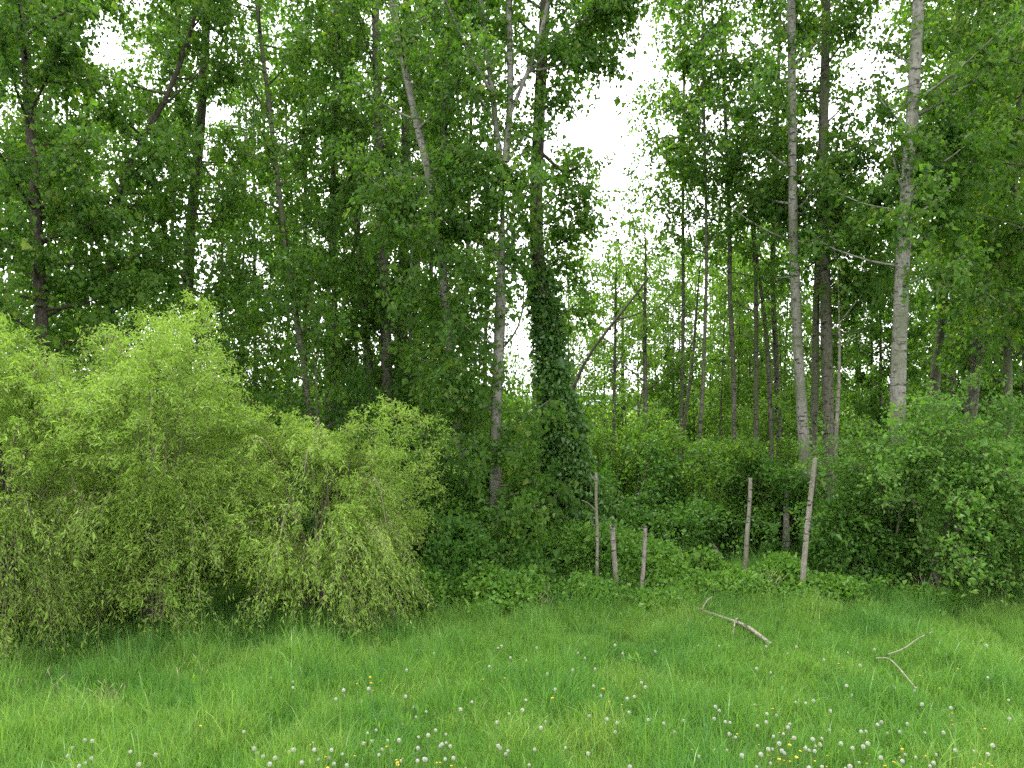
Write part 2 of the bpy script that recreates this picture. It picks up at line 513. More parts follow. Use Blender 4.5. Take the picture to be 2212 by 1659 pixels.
def tree(name, label, Y, px, w, bark='grey', leaf='poplar', top_z=16, crown=(), forks=(), stubs=(), leafL=0.078, leafW=0.068, group=None, lean_y=0.0,
         parts=True, sides=10, nl=26, density=11.0, sprL=(0.35, 0.8), hang=0.85, droop=0.35, spread=0.075, extra_sprays=(), category="tree", rshift=0.0, twig_frac=0.4):
    """w: ((z, width in metres), ...).  crown: dicts(z0, z1, n, L0, L1, el, xl, xr) of limbs.  forks/stubs: (picture points, width0 px, width1 px, leafy)"""
    pts = extend_trunk(px, Y, top_z, lean_y)
    base = pts[0].copy(); base[2] = 0
    root = tag(empty(name, base), label, category, group)
    n = max(14, int((pts[-1, 2]) * 2.2))
    P = resample(pts, n)
    zz = np.array([a for a, _ in w]); ww = np.array([b for _, b in w])
    rad = 0.5 * np.interp(P[:, 2], zz, ww)
    rad = np.where(P[:, 2] < 0.5, rad * (1 + 0.35 * (0.5 - P[:, 2])), rad)
    topfade = np.clip((P[-1, 2] - P[:, 2]) / 3.0, 0.06, 1)
    rad = rad * topfade
    tr = MB(); tube(tr, P, rad, sides, 0, 0.05, seed=int(abs(base[0]) * 100))
    limbs = []      # (points, r0, r1, leafy density)
    for fpx, w0, w1, leafy in forks:
        q = np.array([W(x, y, Y) for x, y in fpx])
        q[:, 1] += lean_y * np.clip(q[:, 2] / 12.0, 0, 2)
        q[:, 1] += np.linspace(0, 1, len(q)) ** 1.5 * rng.uniform(-0.5, 0.5)
        if q[-1, 2] > EYE + 0.55 * Y - 0.3 and leafy:     # goes on above
            d = norm(q[-1] - q[-2]); q = np.vstack([q, q[-1] + d * 1.2 + UP * 0.3, q[-1] + d * 2.0 + UP * 1.3])
        q = resample(q, max(6, len(q) * 2))
        limbs.append((q, w0 * Y / F / 2, w1 * Y / F / 2, leafy))
    for c in crown:
        for k in range(c['n']):
            u = (k + rng.random()) / c['n']
            z = c['z0'] + (c['z1'] - c['z0']) * u
            i = int(np.clip(np.searchsorted(P[:, 2], z), 1, n - 1))
            f = (z - P[i - 1, 2]) / max(P[i, 2] - P[i - 1, 2], 1e-3)
            p0 = P[i - 1] + (P[i] - P[i - 1]) * np.clip(f, 0, 1)
            if 'az' in c:
                az = radians(rng.uniform(*c['az']))
            else:
                az = k * 2.399 + rng.uniform(-0.5, 0.5) + c.get('az0', 0)
            el = radians(rng.uniform(*c['el']))
            L = (c['L0'] + (c['L1'] - c['L0']) * u) * rng.uniform(0.7, 1.15)
            d = np.array([math.cos(el) * math.sin(az), math.cos(el) * math.cos(az), math.sin(el)])
            ex = p0[0] + d[0] * L
            if 'xr' in c and ex > c['xr']: L *= max(0.15, (c['xr'] - p0[0]) / (ex - p0[0]))
            if 'xl' in c and ex < c['xl']: L *= max(0.15, (c['xl'] - p0[0]) / (ex - p0[0]))
            q = curve_limb(p0, d, L, c.get('up', 0.22))
            rr = min(0.5 * np.interp(z, zz, ww) * 0.5, 0.012 + 0.011 * L)
            limbs.append((q, rr, 0.005, c.get('den', 1.0)))
    cr = MB()
    Os, Ds, Ls = [], [], []
    for q, r0, r1, leafy in limbs:
        r = np.linspace(r0, r1, len(q))
        if parts:
            lm = MB(); tube(lm, q, r, 6, 0, 0.05)
            lm.build("limb", [M[bark]], root)
        else:
            tube(tr, q, r, 5, 0, 0.0)
        if leafy:
            L = np.linalg.norm(np.diff(q, axis=0), axis=1).sum()
            k = max(2, int(L * density * leafy))
            t = rng.random(k) ** 0.75 * 0.88 + 0.12
            idx = t * (len(q) - 1); i0 = np.minimum(idx.astype(int), len(q) - 2); ff = (idx - i0)[:, None]
            Os.append(q[i0] * (1 - ff) + q[i0 + 1] * ff)
            dd = norm(q[-1] - q[0])
            Ds.append(norm(dd * 0.55 + rand_dirs(k) * 0.95))
            Ls.append(rng.uniform(*sprL, k))
    for fpx, w0, w1, leafy in stubs:
        q = resample(np.array([W(x, y, Y) + np.array([0, -0.12 * i, 0]) for i, (x, y) in enumerate(fpx)]), 8)
        lm = MB(); tube(lm, q, np.linspace(w0, w1, 8) * Y / F / 2, 6, 0, 0.06)
        lm.build("branch", [M['grey' if bark == 'silver' else bark]], root)
    for cx_, cy_, dY, rx, rz, k in extra_sprays:        # hanging leafy twigs around a branch end
        c0 = W(cx_, cy_, Y + dY)
        o = c0 + rand_dirs(k) * rng.random((k, 1)) ** 0.5 * np.array([rx, max(0.35, rx * 0.6), rz])
        Os.append(o); Ds.append(norm(rand_dirs(k) + np.array([0, -0.3, 0]))); Ls.append(rng.uniform(*sprL, k))
    if Os:
        O, D, L_ = np.concatenate(Os), np.concatenate(Ds), np.concatenate(Ls)
        keep = thin_above(O, Y) & (vnoise(O, 0.9) > 0.22)
        sprays(cr, O[keep], D[keep], L_[keep], nl, leafL, leafW, droop, hang, spread, 0.004, twig_frac, rshift=rshift)
    tr.build("trunk", [M[bark]], root)
    if cr.n:
        c = cr.build("crown", [M[leaf], M['twig']], root); c["kind"] = "stuff"
    return root, P

def W2(*a):  # widths: (z, metres) pairs
    return a

# --- the front row
tree("ivy_clad_tree", "dark trunk wrapped in ivy from the ground up, beside the forked silver poplar", 14.5,
     [(1182, -60), (1172, 100), (1166, 220), (1161, 350), (1156, 480), (1162, 580), (1174, 660), (1185, 760), (1199, 900), (1214, 1020), (1227, 1110), (1235, 1205)],
     ((0, .36), (1, .31), (3, .285), (6, .275), (9, .23), (16, .1)), 'dark', 'poplar', 17,
     crown=[dict(z0=9.6, z1=16, n=16, L0=2.2, L1=1.6, el=(15, 50), az=(-110, 110), xr=2.3), dict(z0=4.6, z1=7.6, n=8, L0=1.0, L1=1.3, el=(5, 35), az=(30, 125), den=1.4),
            dict(z0=9.2, z1=10.6, n=3, L0=2.4, L1=2.6, el=(30, 45), az=(70, 110), den=1.6)],
     forks=[([(1168, 330), (1185, 345), (1215, 385), (1250, 372)], 9, 4, 0.5), ([(1172, 640), (1190, 610), (1192, 585)], 8, 4, 0)])
tree("forked_poplar", "pale silver poplar whose trunk forks into upright stems, beside the ivy-clad trunk", 13.5,
     [(1088, 330), (1086, 420), (1085, 520), (1083, 620), (1078, 740), (1073, 860), (1070, 960), (1072, 1060), (1069, 1140), (1060, 1229)],
     ((0, .28), (1, .23), (3, .205), (6, .2), (8.5, .17), (9, .05)), 'silver', 'poplar', W(0, 318, 13.5)[2],
     crown=[dict(z0=5.4, z1=7.4, n=12, L0=1.6, L1=1.8, el=(0, 35), xr=0.3, xl=-2.4, den=0.9), dict(z0=0.9, z1=2.6, n=6, L0=1.3, L1=1.3, el=(-5, 25), az=(100, 150), xr=0.9),
            dict(z0=2.6, z1=5.0, n=5, L0=1.0, L1=1.0, el=(0, 30), az=(220, 320), den=0.8)],
     forks=[([(1080, 350), (1072, 270), (1063, 190), (1052, 110), (1045, 60), (1035, -40)], 13, 9, 1.3),
            ([(1092, 350), (1099, 270), (1106, 200), (1102, 120), (1098, 60), (1100, -60)], 16, 9, 1.3),
            ([(1104, 240), (1120, 205), (1145, 155), (1165, 100), (1185, 20), (1200, -60)], 9, 6, 1.5),
            ([(1096, 350), (1120, 305), (1165, 250), (1215, 190)], 7, 3, 1.8),
            ([(1062, 200), (1030, 150), (985, 80), (960, 10)], 7, 4, 1.5),
            ([(1074, 275), (1040, 215), (1000, 170), (960, 140)], 6, 3, 1.3),
            ([(1145, 155), (1200, 140), (1270, 105), (1330, 85)], 6, 3, 2.6),
            ([(1106, 200), (1160, 130), (1230, 60), (1290, 10)], 7, 3, 2.6)],
     stubs=[([(1086, 568), (1104, 530), (1122, 505)], 9, 5, 0), ([(1074, 762), (1108, 735), (1129, 690), (1132, 610)], 6, 2, 0), ([(1066, 1160), (1080, 1185), (1098, 1205)], 10, 7, 0)],
     extra_sprays=[(1010, 400, -.3, 1.0, .5, 30), (1085, 395, -.3, .45, .3, 16), (1005, 1130, -1.7, .4, .4, 16), (1140, 1100, -1.5, .5, .2, 22), (1110, 1235, -2.0, .6, .2, 26), (985, 990, -1.2, .6, .6, 26), (1010, 1190, -1.9, .4, .3, 14)])
tree("leaning_poplar", "slender silver poplar leaning towards the willows, beside the forked poplar", 13.9,
     [(893, 240), (912, 310), (932, 400), (950, 520), (962, 640), (975, 780), (985, 900), (990, 960), (1003, 1100), (1010, 1218)],
     ((0, .24), (1, .2), (4, .17), (8, .15), (14, .08)), 'silver', 'poplar', 14,
     crown=[dict(z0=7.6, z1=14, n=16, L0=1.9, L1=1.5, el=(10, 45), den=1.2), dict(z0=4.6, z1=7.6, n=12, L0=1.3, L1=1.6, el=(0, 35), xr=-0.15, den=1.3), dict(z0=1.6, z1=4.6, n=10, L0=1.1, L1=1.2, el=(-5, 25), xr=-0.25, den=1.0)],
     forks=[([(950, 520), (955, 420), (958, 300), (962, 200), (966, 80), (970, -60)], 15, 9, 1.8), ([(935, 395), (985, 350), (1030, 330)], 5, 2, 1.5)],
     extra_sprays=[(960, 620, -.5, 1.1, .8, 60), (900, 450, -.5, 1.0, .6, 50), (980, 820, -.5, .7, .9, 40)])
tree("grey_poplar", "straight grey poplar trunk behind the smaller willow, bare below its leaves", 17.0,
     [(812, 60), (815, 200), (817, 300), (822, 450), (830, 600), (835, 750), (838, 900), (842, 1000)], ((0, .32), (3, .28), (10, .2), (18, .1)), 'grey', 'poplar', 18,
     crown=[dict(z0=3.2, z1=18, n=34, L0=1.7, L1=1.8, el=(5, 40), den=1.1)])
tree("grey_poplar", "brownish double-looking trunk standing close beside a thin pale stem", 18.0,
     [(878, 100), (874, 400), (872, 600), (868, 760), (868, 960)], ((0, .33), (4, .28), (10, .2), (18, .1)), 'grey', 'poplar', 18,
     crown=[dict(z0=3.4, z1=18, n=32, L0=1.6, L1=1.8, el=(5, 40), den=1.0)])
tree("pale_stem", "thin pale bare stem against the brownish trunk", 17.2, [(892, 480), (888, 600), (886, 750), (880, 930)], ((0, .1), (5, .08), (9, .04)), 'silver', 'alder', 9.0, parts=False,
     crown=[dict(z0=5.5, z1=8.8, n=7, L0=.9, L1=.7, el=(10, 45))], category="tree")
tree("crooked_tree", "crooked brown trunk bending over behind the smaller willow", 17.5, [(752, 330), (768, 480), (783, 600), (790, 700), (797, 800), (808, 940)], ((0, .22), (4, .19), (9, .12), (14, .06)), 'grey', 'poplar', 14,
     crown=[dict(z0=3.0, z1=14, n=24, L0=1.4, L1=1.3, el=(5, 40))], parts=False)
tree("slim_tree", "slim dark upright trunk between the leaning stem and the crooked trunk", 18.0, [(724, 100), (720, 400), (722, 600), (724, 750), (719, 920)], ((0, .17), (5, .15), (16, .07)), 'grey', 'poplar', 17,
     crown=[dict(z0=3.5, z1=17, n=28, L0=1.5, L1=1.4, el=(5, 40))], parts=False)
tree("slanting_tree", "slender dark trunk slanting up to the side behind the gap between the willows", 15.5,
     [(560, 60), (578, 200), (592, 320), (604, 430), (622, 560), (640, 680), (655, 780), (668, 880), (690, 1050)], ((0, .14), (3, .125), (8, .105), (15, .05)), 'grey', 'poplar', 15,
     crown=[dict(z0=4.2, z1=15, n=28, L0=1.5, L1=1.5, el=(5, 45), den=1.1)])
tree("broad_trunk_tree", "stout brown trunk rising out of the foliage behind the tall willow", 17.0, [(445, 60), (432, 300), (415, 450), (407, 560), (405, 680), (400, 850)], ((0, .32), (4, .28), (9, .22), (18, .1)), 'grey', 'poplar', 18,
     crown=[dict(z0=3.8, z1=18, n=34, L0=1.9, L1=2.1, el=(5, 45), den=1.4)], forks=[([(425, 340), (455, 385), (505, 440)], 6, 3, 1.0)])
tree("bent_dark_tree", "dark trunk that bends and leans over above the tall willow", 14.4,
     [(440, -40), (410, 80), (375, 185), (340, 250), (305, 300), (270, 370), (246, 440), (238, 540), (240, 680), (245, 800)], ((0, .17), (4, .14), (8, .1), (14, .05)), 'dark', 'poplar', 14,
     crown=[dict(z0=4.6, z1=14, n=32, L0=1.6, L1=1.8, el=(0, 40), den=1.3)],
     forks=[([(300, 305), (285, 290), (262, 283)], 6, 3, .6)])
tree("leafy_poplar", "leafy poplar with foliage hanging low above the tall willow, trunk hidden", 13.2, [(60, 200), (80, 500), (95, 800), (100, 1000)], ((0, .24), (5, .2), (14, .08)), 'dark', 'poplar', 14,
     crown=[dict(z0=3.6, z1=6.6, n=18, L0=1.9, L1=2.0, el=(0, 30), den=1.3), dict(z0=6.6, z1=14, n=26, L0=2.0, L1=1.7, el=(0, 40), den=1.6)], rshift=0.05)
tree("shady_tree", "dark spreading tree at the end of the row above the tall willow", 14.6, [(-150, 0), (-140, 400), (-130, 900)], ((0, .3), (5, .26), (15, .1)), 'dark', 'poplar', 15,
     crown=[dict(z0=4.5, z1=15, n=34, L0=3.0, L1=2.2, el=(0, 35), den=1.7)], rshift=-0.3)  # leaf tones shifted darker: the shade at this end is painted into the colour
tree("silver_poplar", "tall slim silver poplar with a dark seam low down, behind the leaning stake", 14.5,
     [(1708, -50), (1710, 50), (1711, 250), (1712, 430), (1716, 580), (1722, 720), (1730, 860), (1738, 980), (1746, 1100), (1750, 1205)], ((0, .24), (3, .215), (8, .17), (12, .15), (17, .08)), 'silver', 'poplar', 17,
     crown=[dict(z0=6.6, z1=17, n=22, L0=1.8, L1=1.6, el=(0, 40), den=1.5), dict(z0=5.4, z1=7.2, n=5, L0=1.2, L1=1.3, el=(-5, 25), den=1.3)],
     forks=[([(1708, 250), (1680, 215), (1640, 208), (1600, 205)], 5, 2, 1.0)])
tree("silver_poplar", "thick upright silver poplar with a slimmer trunk tight against it", 15.0,
     [(1786, -60), (1783, 100), (1778, 300), (1780, 500), (1785, 700), (1788, 850), (1790, 980), (1793, 1194)], ((0, .26), (4, .225), (9, .19), (17, .1)), 'grey', 'poplar', 17,
     crown=[dict(z0=9.0, z1=17, n=16, L0=1.5, L1=1.5, el=(20, 55), xr=6.9), dict(z0=6.2, z1=7.6, n=10, L0=1.6, L1=1.6, el=(0, 30), den=1.6), dict(z0=4.0, z1=6.2, n=8, L0=1.2, L1=1.4, el=(0, 30), az=(30, 120), den=1.5)],
     forks=[([(1780, 130), (1800, 90), (1825, 30), (1840, -40)], 6, 4, 1.0)])
tree("companion_poplar", "slimmer trunk tight beside the thick upright silver poplar", 15.5,
     [(1778, 330), (1772, 430), (1766, 550), (1762, 700), (1760, 850), (1757, 990), (1755, 1184)], ((0, .18), (4, .15), (9, .09)), 'grey', 'poplar', 10,
     crown=[dict(z0=6.0, z1=10, n=9, L0=1.3, L1=1.0, el=(10, 45))])
tree("dead_sapling", "thin pale dead sapling with bare twigs beside the thick silver poplar", 14.0, [(1803, 500), (1809, 560), (1812, 650), (1815, 750), (1812, 850), (1805, 950), (1800, 1216)], ((0, .09), (4, .06), (7, .02)), 'dead', 'alder', W(0, 500, 14)[2], parts=False,
     stubs=[([(1812, 700), (1830, 670), (1850, 640)], 3, 1.5, 0), ([(1806, 560), (1795, 530), (1788, 515)], 3, 1.5, 0)])
tree("large_silver_poplar", "stoutest silver poplar, trunk standing in the broad leafy shrub", 12.6,
     [(1987, -60), (1981, 60), (1975, 180), (1965, 320), (1955, 480), (1948, 600), (1944, 720), (1937, 840), (1940, 960), (1950, 1100), (1960, 1254)], ((0, .32), (1.5, .27), (4, .24), (6, .22), (9, .19), (16, .09)), 'silver', 'poplar', 16,
     crown=[dict(z0=7.6, z1=16, n=18, L0=2.0, L1=1.7, el=(10, 50), xl=6.45), dict(z0=6.0, z1=8.0, n=9, L0=1.6, L1=1.8, el=(0, 35), az=(20, 160), den=1.2), dict(z0=4.6, z1=6.4, n=6, L0=1.1, L1=1.3, el=(0, 25), den=1.2)],
     forks=[([(1960, 400), (1985, 350), (2020, 305), (2060, 250)], 8, 4, 1.2), ([(1960, 440), (2000, 410), (2050, 340)], 6, 3, 1.2), ([(1958, 430), (1930, 380), (1908, 330), (1895, 290)], 6, 3, 1.0)])
tree("grey_poplar", "grey leaning trunk half hidden in leaves beyond the broad shrub", 16.0, [(2165, 60), (2150, 350), (2138, 480), (2125, 640), (2108, 780), (2095, 900), (2085, 1174)], ((0, .28), (4, .25), (9, .2), (17, .09)), 'grey', 'poplar', 17,
     crown=[dict(z0=4.0, z1=17, n=32, L0=1.9, L1=1.8, el=(0, 40), den=1.15)], forks=[([(2050, 415), (2100, 400), (2160, 370), (2230, 330)][::-1], 5, 3, .8)])
tree("grey_poplar", "grey trunk rising behind the stoutest silver poplar", 17.5, [(2070, 60), (2058, 300), (2045, 500), (2035, 700), (2010, 900), (2000, 1149)], ((0, .25), (4, .22), (9, .18), (17, .09)), 'grey', 'poplar', 18,
     crown=[dict(z0=4.4, z1=18, n=30, L0=1.8, L1=1.8, el=(0, 40), den=1.1, xl=9.2)])
tree("slim_tree", "slim brown trunk near the grey leaning trunk beyond the shrub", 15.0, [(2200, 250), (2180, 600), (2175, 800), (2182, 960), (2185, 1194)], ((0, .18), (5, .15), (15, .06)), 'grey', 'poplar', 15,
     crown=[dict(z0=3.2, z1=15, n=24, L0=1.5, L1=1.6, el=(0, 40), den=1.2)], parts=False)
tree("overhanging_poplar", "bright-leaved poplar overhanging the end of the row beyond the stout silver trunk", 12.8, [(2330, -50), (2330, 300), (2325, 800), (2320, 1200)], ((0, .3), (5, .25), (15, .1)), 'silver', 'poplar', 15,
     crown=[dict(z0=5.5, z1=15, n=28, L0=2.4, L1=2.0, el=(0, 35), den=1.3, az=(180, 350)), dict(z0=3.0, z1=6, n=8, L0=1.4, L1=1.6, el=(0, 25), den=1.2, az=(200, 340))], rshift=0.12)

# --- the thinner trees of the second and third rows
def sapling(label, Y, px, wpx, topz, z0, n, L, name="young_alder", bark='grey', leaf='alder', group=None, den=0.75, leafL=0.07, nl=18, **k):
    wm = wpx * Y / F
    return tree(name, label, Y, px, ((0, wm * 1.15), (topz * 0.5, wm * 0.85), (topz, wm * 0.35)), bark, leaf, topz,
                crown=[dict(z0=z0, z1=topz, n=n, L0=L, L1=L * 0.6, el=(5, 45), den=den)], parts=False, sides=7, leafL=leafL, leafW=leafL * 0.85, nl=nl, group=group, sprL=(0.3, 0.6), **k)
zt = lambda py, Y: EYE + (HY - py) * Y / F
sapling("straight young alder alone beside the leaning dead limb", 20, [(1332, 480), (1330, 650), (1328, 800), (1325, 960)], 8, zt(420, 20), 3.6, 13, 1.3)
sapling("young alder with a slight bow, its leafy top against the open sky", 18, [(1388, 390), (1392, 480), (1397, 560), (1392, 650), (1393, 800), (1396, 960)], 10, zt(360, 18), 2.8, 18, 1.25)
sapling("tall thin dark-leaved tree, leafless low down, beside the bowed young alder", 18, [(1478, 150), (1476, 300), (1475, 480), (1476, 650), (1475, 800), (1468, 980)], 8, 15.0, 7.0, 26, 1.3, leaf='poplar', name="slim_tree", den=1.2, leafL=.08)
sapling("thin stem leaning across its upright neighbours", 19, [(1518, 480), (1508, 620), (1497, 780), (1480, 900), (1468, 1030)], 8, zt(430, 19), 6.0, 8, 1.0, name="leaning_sapling")
sapling("bare slim grey trunk behind the bramble, leaves only high up", 16.5, [(1521, 250), (1525, 430), (1527, 560), (1523, 700), (1518, 850), (1510, 960), (1505, 1070)], 8, 15.0, 6.4, 26, 1.6, leaf='poplar', name="slim_tree", den=1.2, leafL=.08)
sapling("thin trunk with an S-shaped kink at mid height", 17, [(1560, 60), (1563, 180), (1570, 320), (1574, 440), (1578, 560), (1573, 640), (1581, 690), (1583, 760), (1586, 900)], 10, 15.5, 6.4, 28, 1.6, leaf='poplar', name="kinked_tree", den=1.2, leafL=.08)
sapling("dark upright trunk meeting a slanting one at mid height", 17.2, [(1618, 440), (1630, 540), (1634, 640), (1633, 840)], 11, zt(300, 17.2), 4.4, 16, 1.1, leaf='poplar', name="slim_tree")
sapling("slanting trunk that meets the dark upright one", 17.3, [(1632, 520), (1637, 590), (1648, 650), (1658, 750), (1664, 880)], 11, zt(330, 17.3), 6.4, 8, 1.0, leaf='poplar', name="slanting_tree")
sapling("grey trunk just past the slanting pair, leafy to the top", 17.8, [(1683, 100), (1675, 400), (1668, 560), (1672, 700), (1681, 880)], 12, 16.0, 5.6, 28, 1.7, leaf='poplar', name="grey_poplar", den=1.2, leafL=.08)
sapling("stout short pale trunk standing beyond the bowed alder", 25, [(1346, 700), (1345, 800), (1343, 960)], 9, zt(560, 25), 4.5, 9, 1.3)
sapling("dark narrow trunk glimpsed beside the forked poplar", 21, [(1052, 480), (1050, 640), (1048, 880)], 9, 12.5, 4.0, 16, 1.3, leaf='poplar', name="slim_tree")
sapling("thin stem between the forked poplar and the ivy-clad trunk", 22, [(1152, 700), (1150, 800), (1158, 980)], 5, zt(640, 22), 3.2, 8, .9)
sapling("slanting stem seen past the ivy-clad trunk", 23, [(1418, 700), (1400, 780), (1380, 880), (1372, 980)], 5, zt(640, 23), 4.5, 7, 1.0)

# groups of look-alikes: a few built in full, the others copies of them
def stand(proto_label, spots, group, variants, name, topz, z0, n, L, leaf, wpx, den, leafL, nl, bark='grey', **kw):
    protos = []
    for i, (x, Y, h, rz) in enumerate(spots):
        if i < variants:
            ln = rng.uniform(-.35, .35); Yp = Y
            k = F / Yp
            px = [(x + ln * k, HY - (topz * .75 - EYE) * k), (x + ln * .5 * k, HY - (topz * .4 - EYE) * k), (x, HY - (0.2 - EYE) * k)]
            r, _ = sapling(proto_label, Yp, px, wpx * 22 / Yp, topz, z0, n, L, name=name, bark=bark, leaf=leaf, group=group, den=den, leafL=leafL, nl=nl, **kw)
            r.scale = (h / topz,) * 3; r.rotation_euler = (0, 0, rz)
            protos.append(r)
        else:
            b = W(x, 0, Y); b[2] = 0
            copy_thing(protos[i % variants], b, rz, (h / topz) * np.array([1, 1, 1.0]))
U = rng.uniform
xs = [1262, 1290, 1358, 1420, 1444, 1455, 1545, 1600, 1615, 1650, 1700, 1240, 1310, 1380, 1500, 1570, 1640, 1220, 1475, 1530, 1560, 1590, 1625, 1660, 1690, 1735, 1765, 1800]
spots = []
for i, x in enumerate(xs):          # none of them reaches the gap of open sky
    Y = U(22, 33); spots.append((x + U(-6, 6), Y, zt(U(470, 660) if x < 1460 else U(430, 600), Y), U(0, 6.28)))
stand("thin grey stem among the light young alders in the open middle", spots, "light young alders in the open middle", 6, "young_alder", 9.0, 1.6, 22, 1.5, 'alder', 5, .9, .085, 14)
spots = [(x + U(-8, 8), U(19, 28), U(14.5, 18.5), U(0, 6.28)) for x in [-60, 20, 110, 150, 215, 300, 350, 470, 520, 560, 632, 655, 700, 745, 770, 850, 910, 935, 1000]]
stand("slim dark trunk deep among the poplars behind the willows", spots, "slim dark trunks behind the willows", 6, "slim_tree", 16.0, 2.2, 38, 1.6, 'poplar', 9, 1.0, .09, 17)
spots = [(x + U(-12, 12), U(14.6, 19.5), U(4.8, 7.2), U(0, 6.28)) for x in [140, 250, 360, 450, 500, 560, 690, 780, 900, 960, 1020]]
stand("leafy sapling filling the space between the trunks behind the willows", spots, "leafy saplings behind the willows", 4, "leafy_sapling", 6.0, 1.0, 22, 1.0, 'poplar', 4, .75, .078, 16)
spots = []
for x in [1850, 1880, 1905, 1935, 2000, 2030, 2060, 2085, 2120, 2150, 2215, 2260, 2300]:
    Y = U(18, 27); spots.append((x, Y, zt(U(400, 440), Y) if x < 2045 else U(14, 18), U(0, 6.28)))
stand("slim trunk deep in the leaves beyond the broad shrub", spots, "slim trunks beyond the broad shrub", 4, "slim_tree", 13.0, 1.5, 36, 1.6, 'poplar', 9, 1.0, .09, 17)

# ivy on the dark trunk
def ivy_on(root_name, Y, px, prof):
    root = bpy.data.objects[root_name]
    P = resample(extend_trunk(px, Y, 8.0), 60)
    mb = MB()
    z = rng.uniform(0, 1, 2300) ** 1.9 * 5.8
    i = np.clip(np.searchsorted(P[:, 2], z), 0, 59)
    c = P[i]
    az = rng.uniform(0, 2 * math.pi, len(z))
    rr = np.interp(z, [a for a, _ in prof], [b for _, b in prof]) * (0.45 + 0.6 * rng.random(len(z)) ** 0.6)
    rr *= 0.35 + 1.2 * vnoise(np.stack([np.cos(az) * .8 + c[:, 0], np.sin(az) * .8 + c[:, 1], z], -1), 0.7)
    rr *= 1 + .6 * np.sin(az)
    o = c + np.stack([np.sin(az) * rr * 1.0, np.cos(az) * rr, 0 * rr], -1); o[:, 2] = np.maximum(z, 0.05)
    d = norm(np.stack([np.sin(az), np.cos(az), rng.normal(-.2, .5, len(z))], -1))
    sprays(mb, o, d, rng.uniform(.1, .3, len(z)), 11, 0.075, 0.07, 0.4, 0.7, 0.06, 0.003, 0.3)
    c_ = mb.build("ivy", [M['ivy'], M['twig']], root); c_["kind"] = "stuff"
    c_["label"] = "dense dark green ivy covering the lower trunk"
ivy_on("ivy_clad_tree", 14.5, [(1161, 350), (1156, 480), (1162, 580), (1174, 660), (1185, 760), (1199, 900), (1214, 1020), (1227, 1110), (1235, 1205)],
       [(0, .95), (1.2, .54), (2.4, .33), (3.4, .19), (4.4, .11), (5.8, .05)])

# dead limb leaning across the open middle
def dead_pole(name, label, cat, pts, r0, r1, mat='dead', subs=(), group=None, n=14, rough=0.10):
    pts = np.asarray(pts, float)
    root = tag(empty(name, (pts[0][0], pts[0][1], max(0.0, float(pts[0][2])))), label, cat, group)
    mb = MB(); q = resample(pts, n); tube(mb, q, np.linspace(r0, r1, n), 9, 0, rough, seed=int(abs(pts[0][0]) * 91) + 3)
    mb.build("trunk" if cat != "stake" else "shaft", [M[mat]], root)
    for sp, a, b in subs:
        m2 = MB(); tube(m2, resample(np.asarray(sp, float), 7), np.linspace(a, b, 7), 6, 0, 0.12); m2.build("branch_stub", [M[mat]], root)
    return root
dead_pole("leaning_snag", "dead mossy limb slanting up past the ivy-clad trunk", "dead tree", [W(1180, 1100, 15.9) * [1, 1, 0] + [0, 0, -.1], W(1215, 900, 16), W(1260, 775, 16.2), W(1300, 725, 16.3), W(1340, 682, 16.4), W(1372, 640, 16.4), W(1400, 600, 16.5)], .065, .02, 'dark',
          subs=[([W(1330, 690, 16.4), W(1360, 685, 16.2), W(1390, 672, 16.2)], .025, .008)])

# ------------------------------------------------------------------ cut stakes and fallen wood
def g(px, Y, dz=-0.1):
    p = W(px, 0, Y); p[2] = dz; return p
dead_pole("cut_stake", "tall thin cut stake with three snapped side twigs beside the bramble mound", "stake",
          [g(1291, 11.8), W(1290, 1200, 11.8), W(1290, 1130, 11.8), W(1287, 1080, 11.8), W(1288, 1021, 11.8)], .031, .022,
          subs=[([W(1288, 1040, 11.8), W(1280, 1032, 11.75), W(1272, 1019, 11.7)], .013, .007), ([W(1289, 1105, 11.8), W(1278, 1093, 11.75), W(1268, 1085, 11.6), W(1258, 1081, 11.5)], .016, .008), ([W(1289, 1137, 11.8), W(1283, 1134, 11.75), W(1279, 1133, 11.7)], .012, .009)], group="cut stakes")
dead_pole("cut_stake", "short thick stake with a notched top beside the tall twiggy stake", "stake",
          [g(1333, 11.6), W(1330, 1240, 11.6), W(1326, 1190, 11.6), W(1323, 1135, 11.6)], .046, .038, subs=[([W(1321, 1142, 11.55), W(1319, 1138, 11.55), W(1319, 1134, 11.55)], .016, .013)], group="cut stakes")
dead_pole("cut_stake", "short stake bowed at its foot, in front of the low brambles", "stake",
          [g(1385, 11.6), W(1388, 1245, 11.6), W(1392, 1200, 11.6), W(1394, 1137, 11.6)], .037, .032, group="cut stakes")
dead_pole("cut_stake", "slim upright stake crooked at its foot, backed by a leafy shrub", "stake",
          [g(1605, 12.2), W(1611, 1215, 12.2), W(1614, 1150, 12.2), W(1620, 1080, 12.2), W(1621, 1033, 12.2)], .042, .031, group="cut stakes")
dead_pole("cut_stake", "long leaning stake with a sawn knob top, before the silver poplars", "stake",
          [g(1731, 11.2), W(1735, 1235, 11.2), W(1741, 1170, 11.2), W(1750, 1080, 11.2), W(1760, 1000, 11.2), W(1761, 990, 11.2)], .047, .034, subs=[([W(1752, 1042, 11.15), W(1748, 1042, 11.1), W(1745, 1043, 11.05)], .012, .009)], group="cut stakes")
dead_pole("broken_snag", "broken pale stump top showing among the shrubs behind the leaning stake", "stump", [g(1698, 14), W(1698, 1150, 14), W(1700, 1060, 14), W(1704, 1012, 14)], .09, .03)
def on_ground(px, py, lift=0.0):
    Y = EYE * F / (py - HY)
    p = W(px, py, Y); p[2] = float(gz(p[0], p[1])) + lift; return p
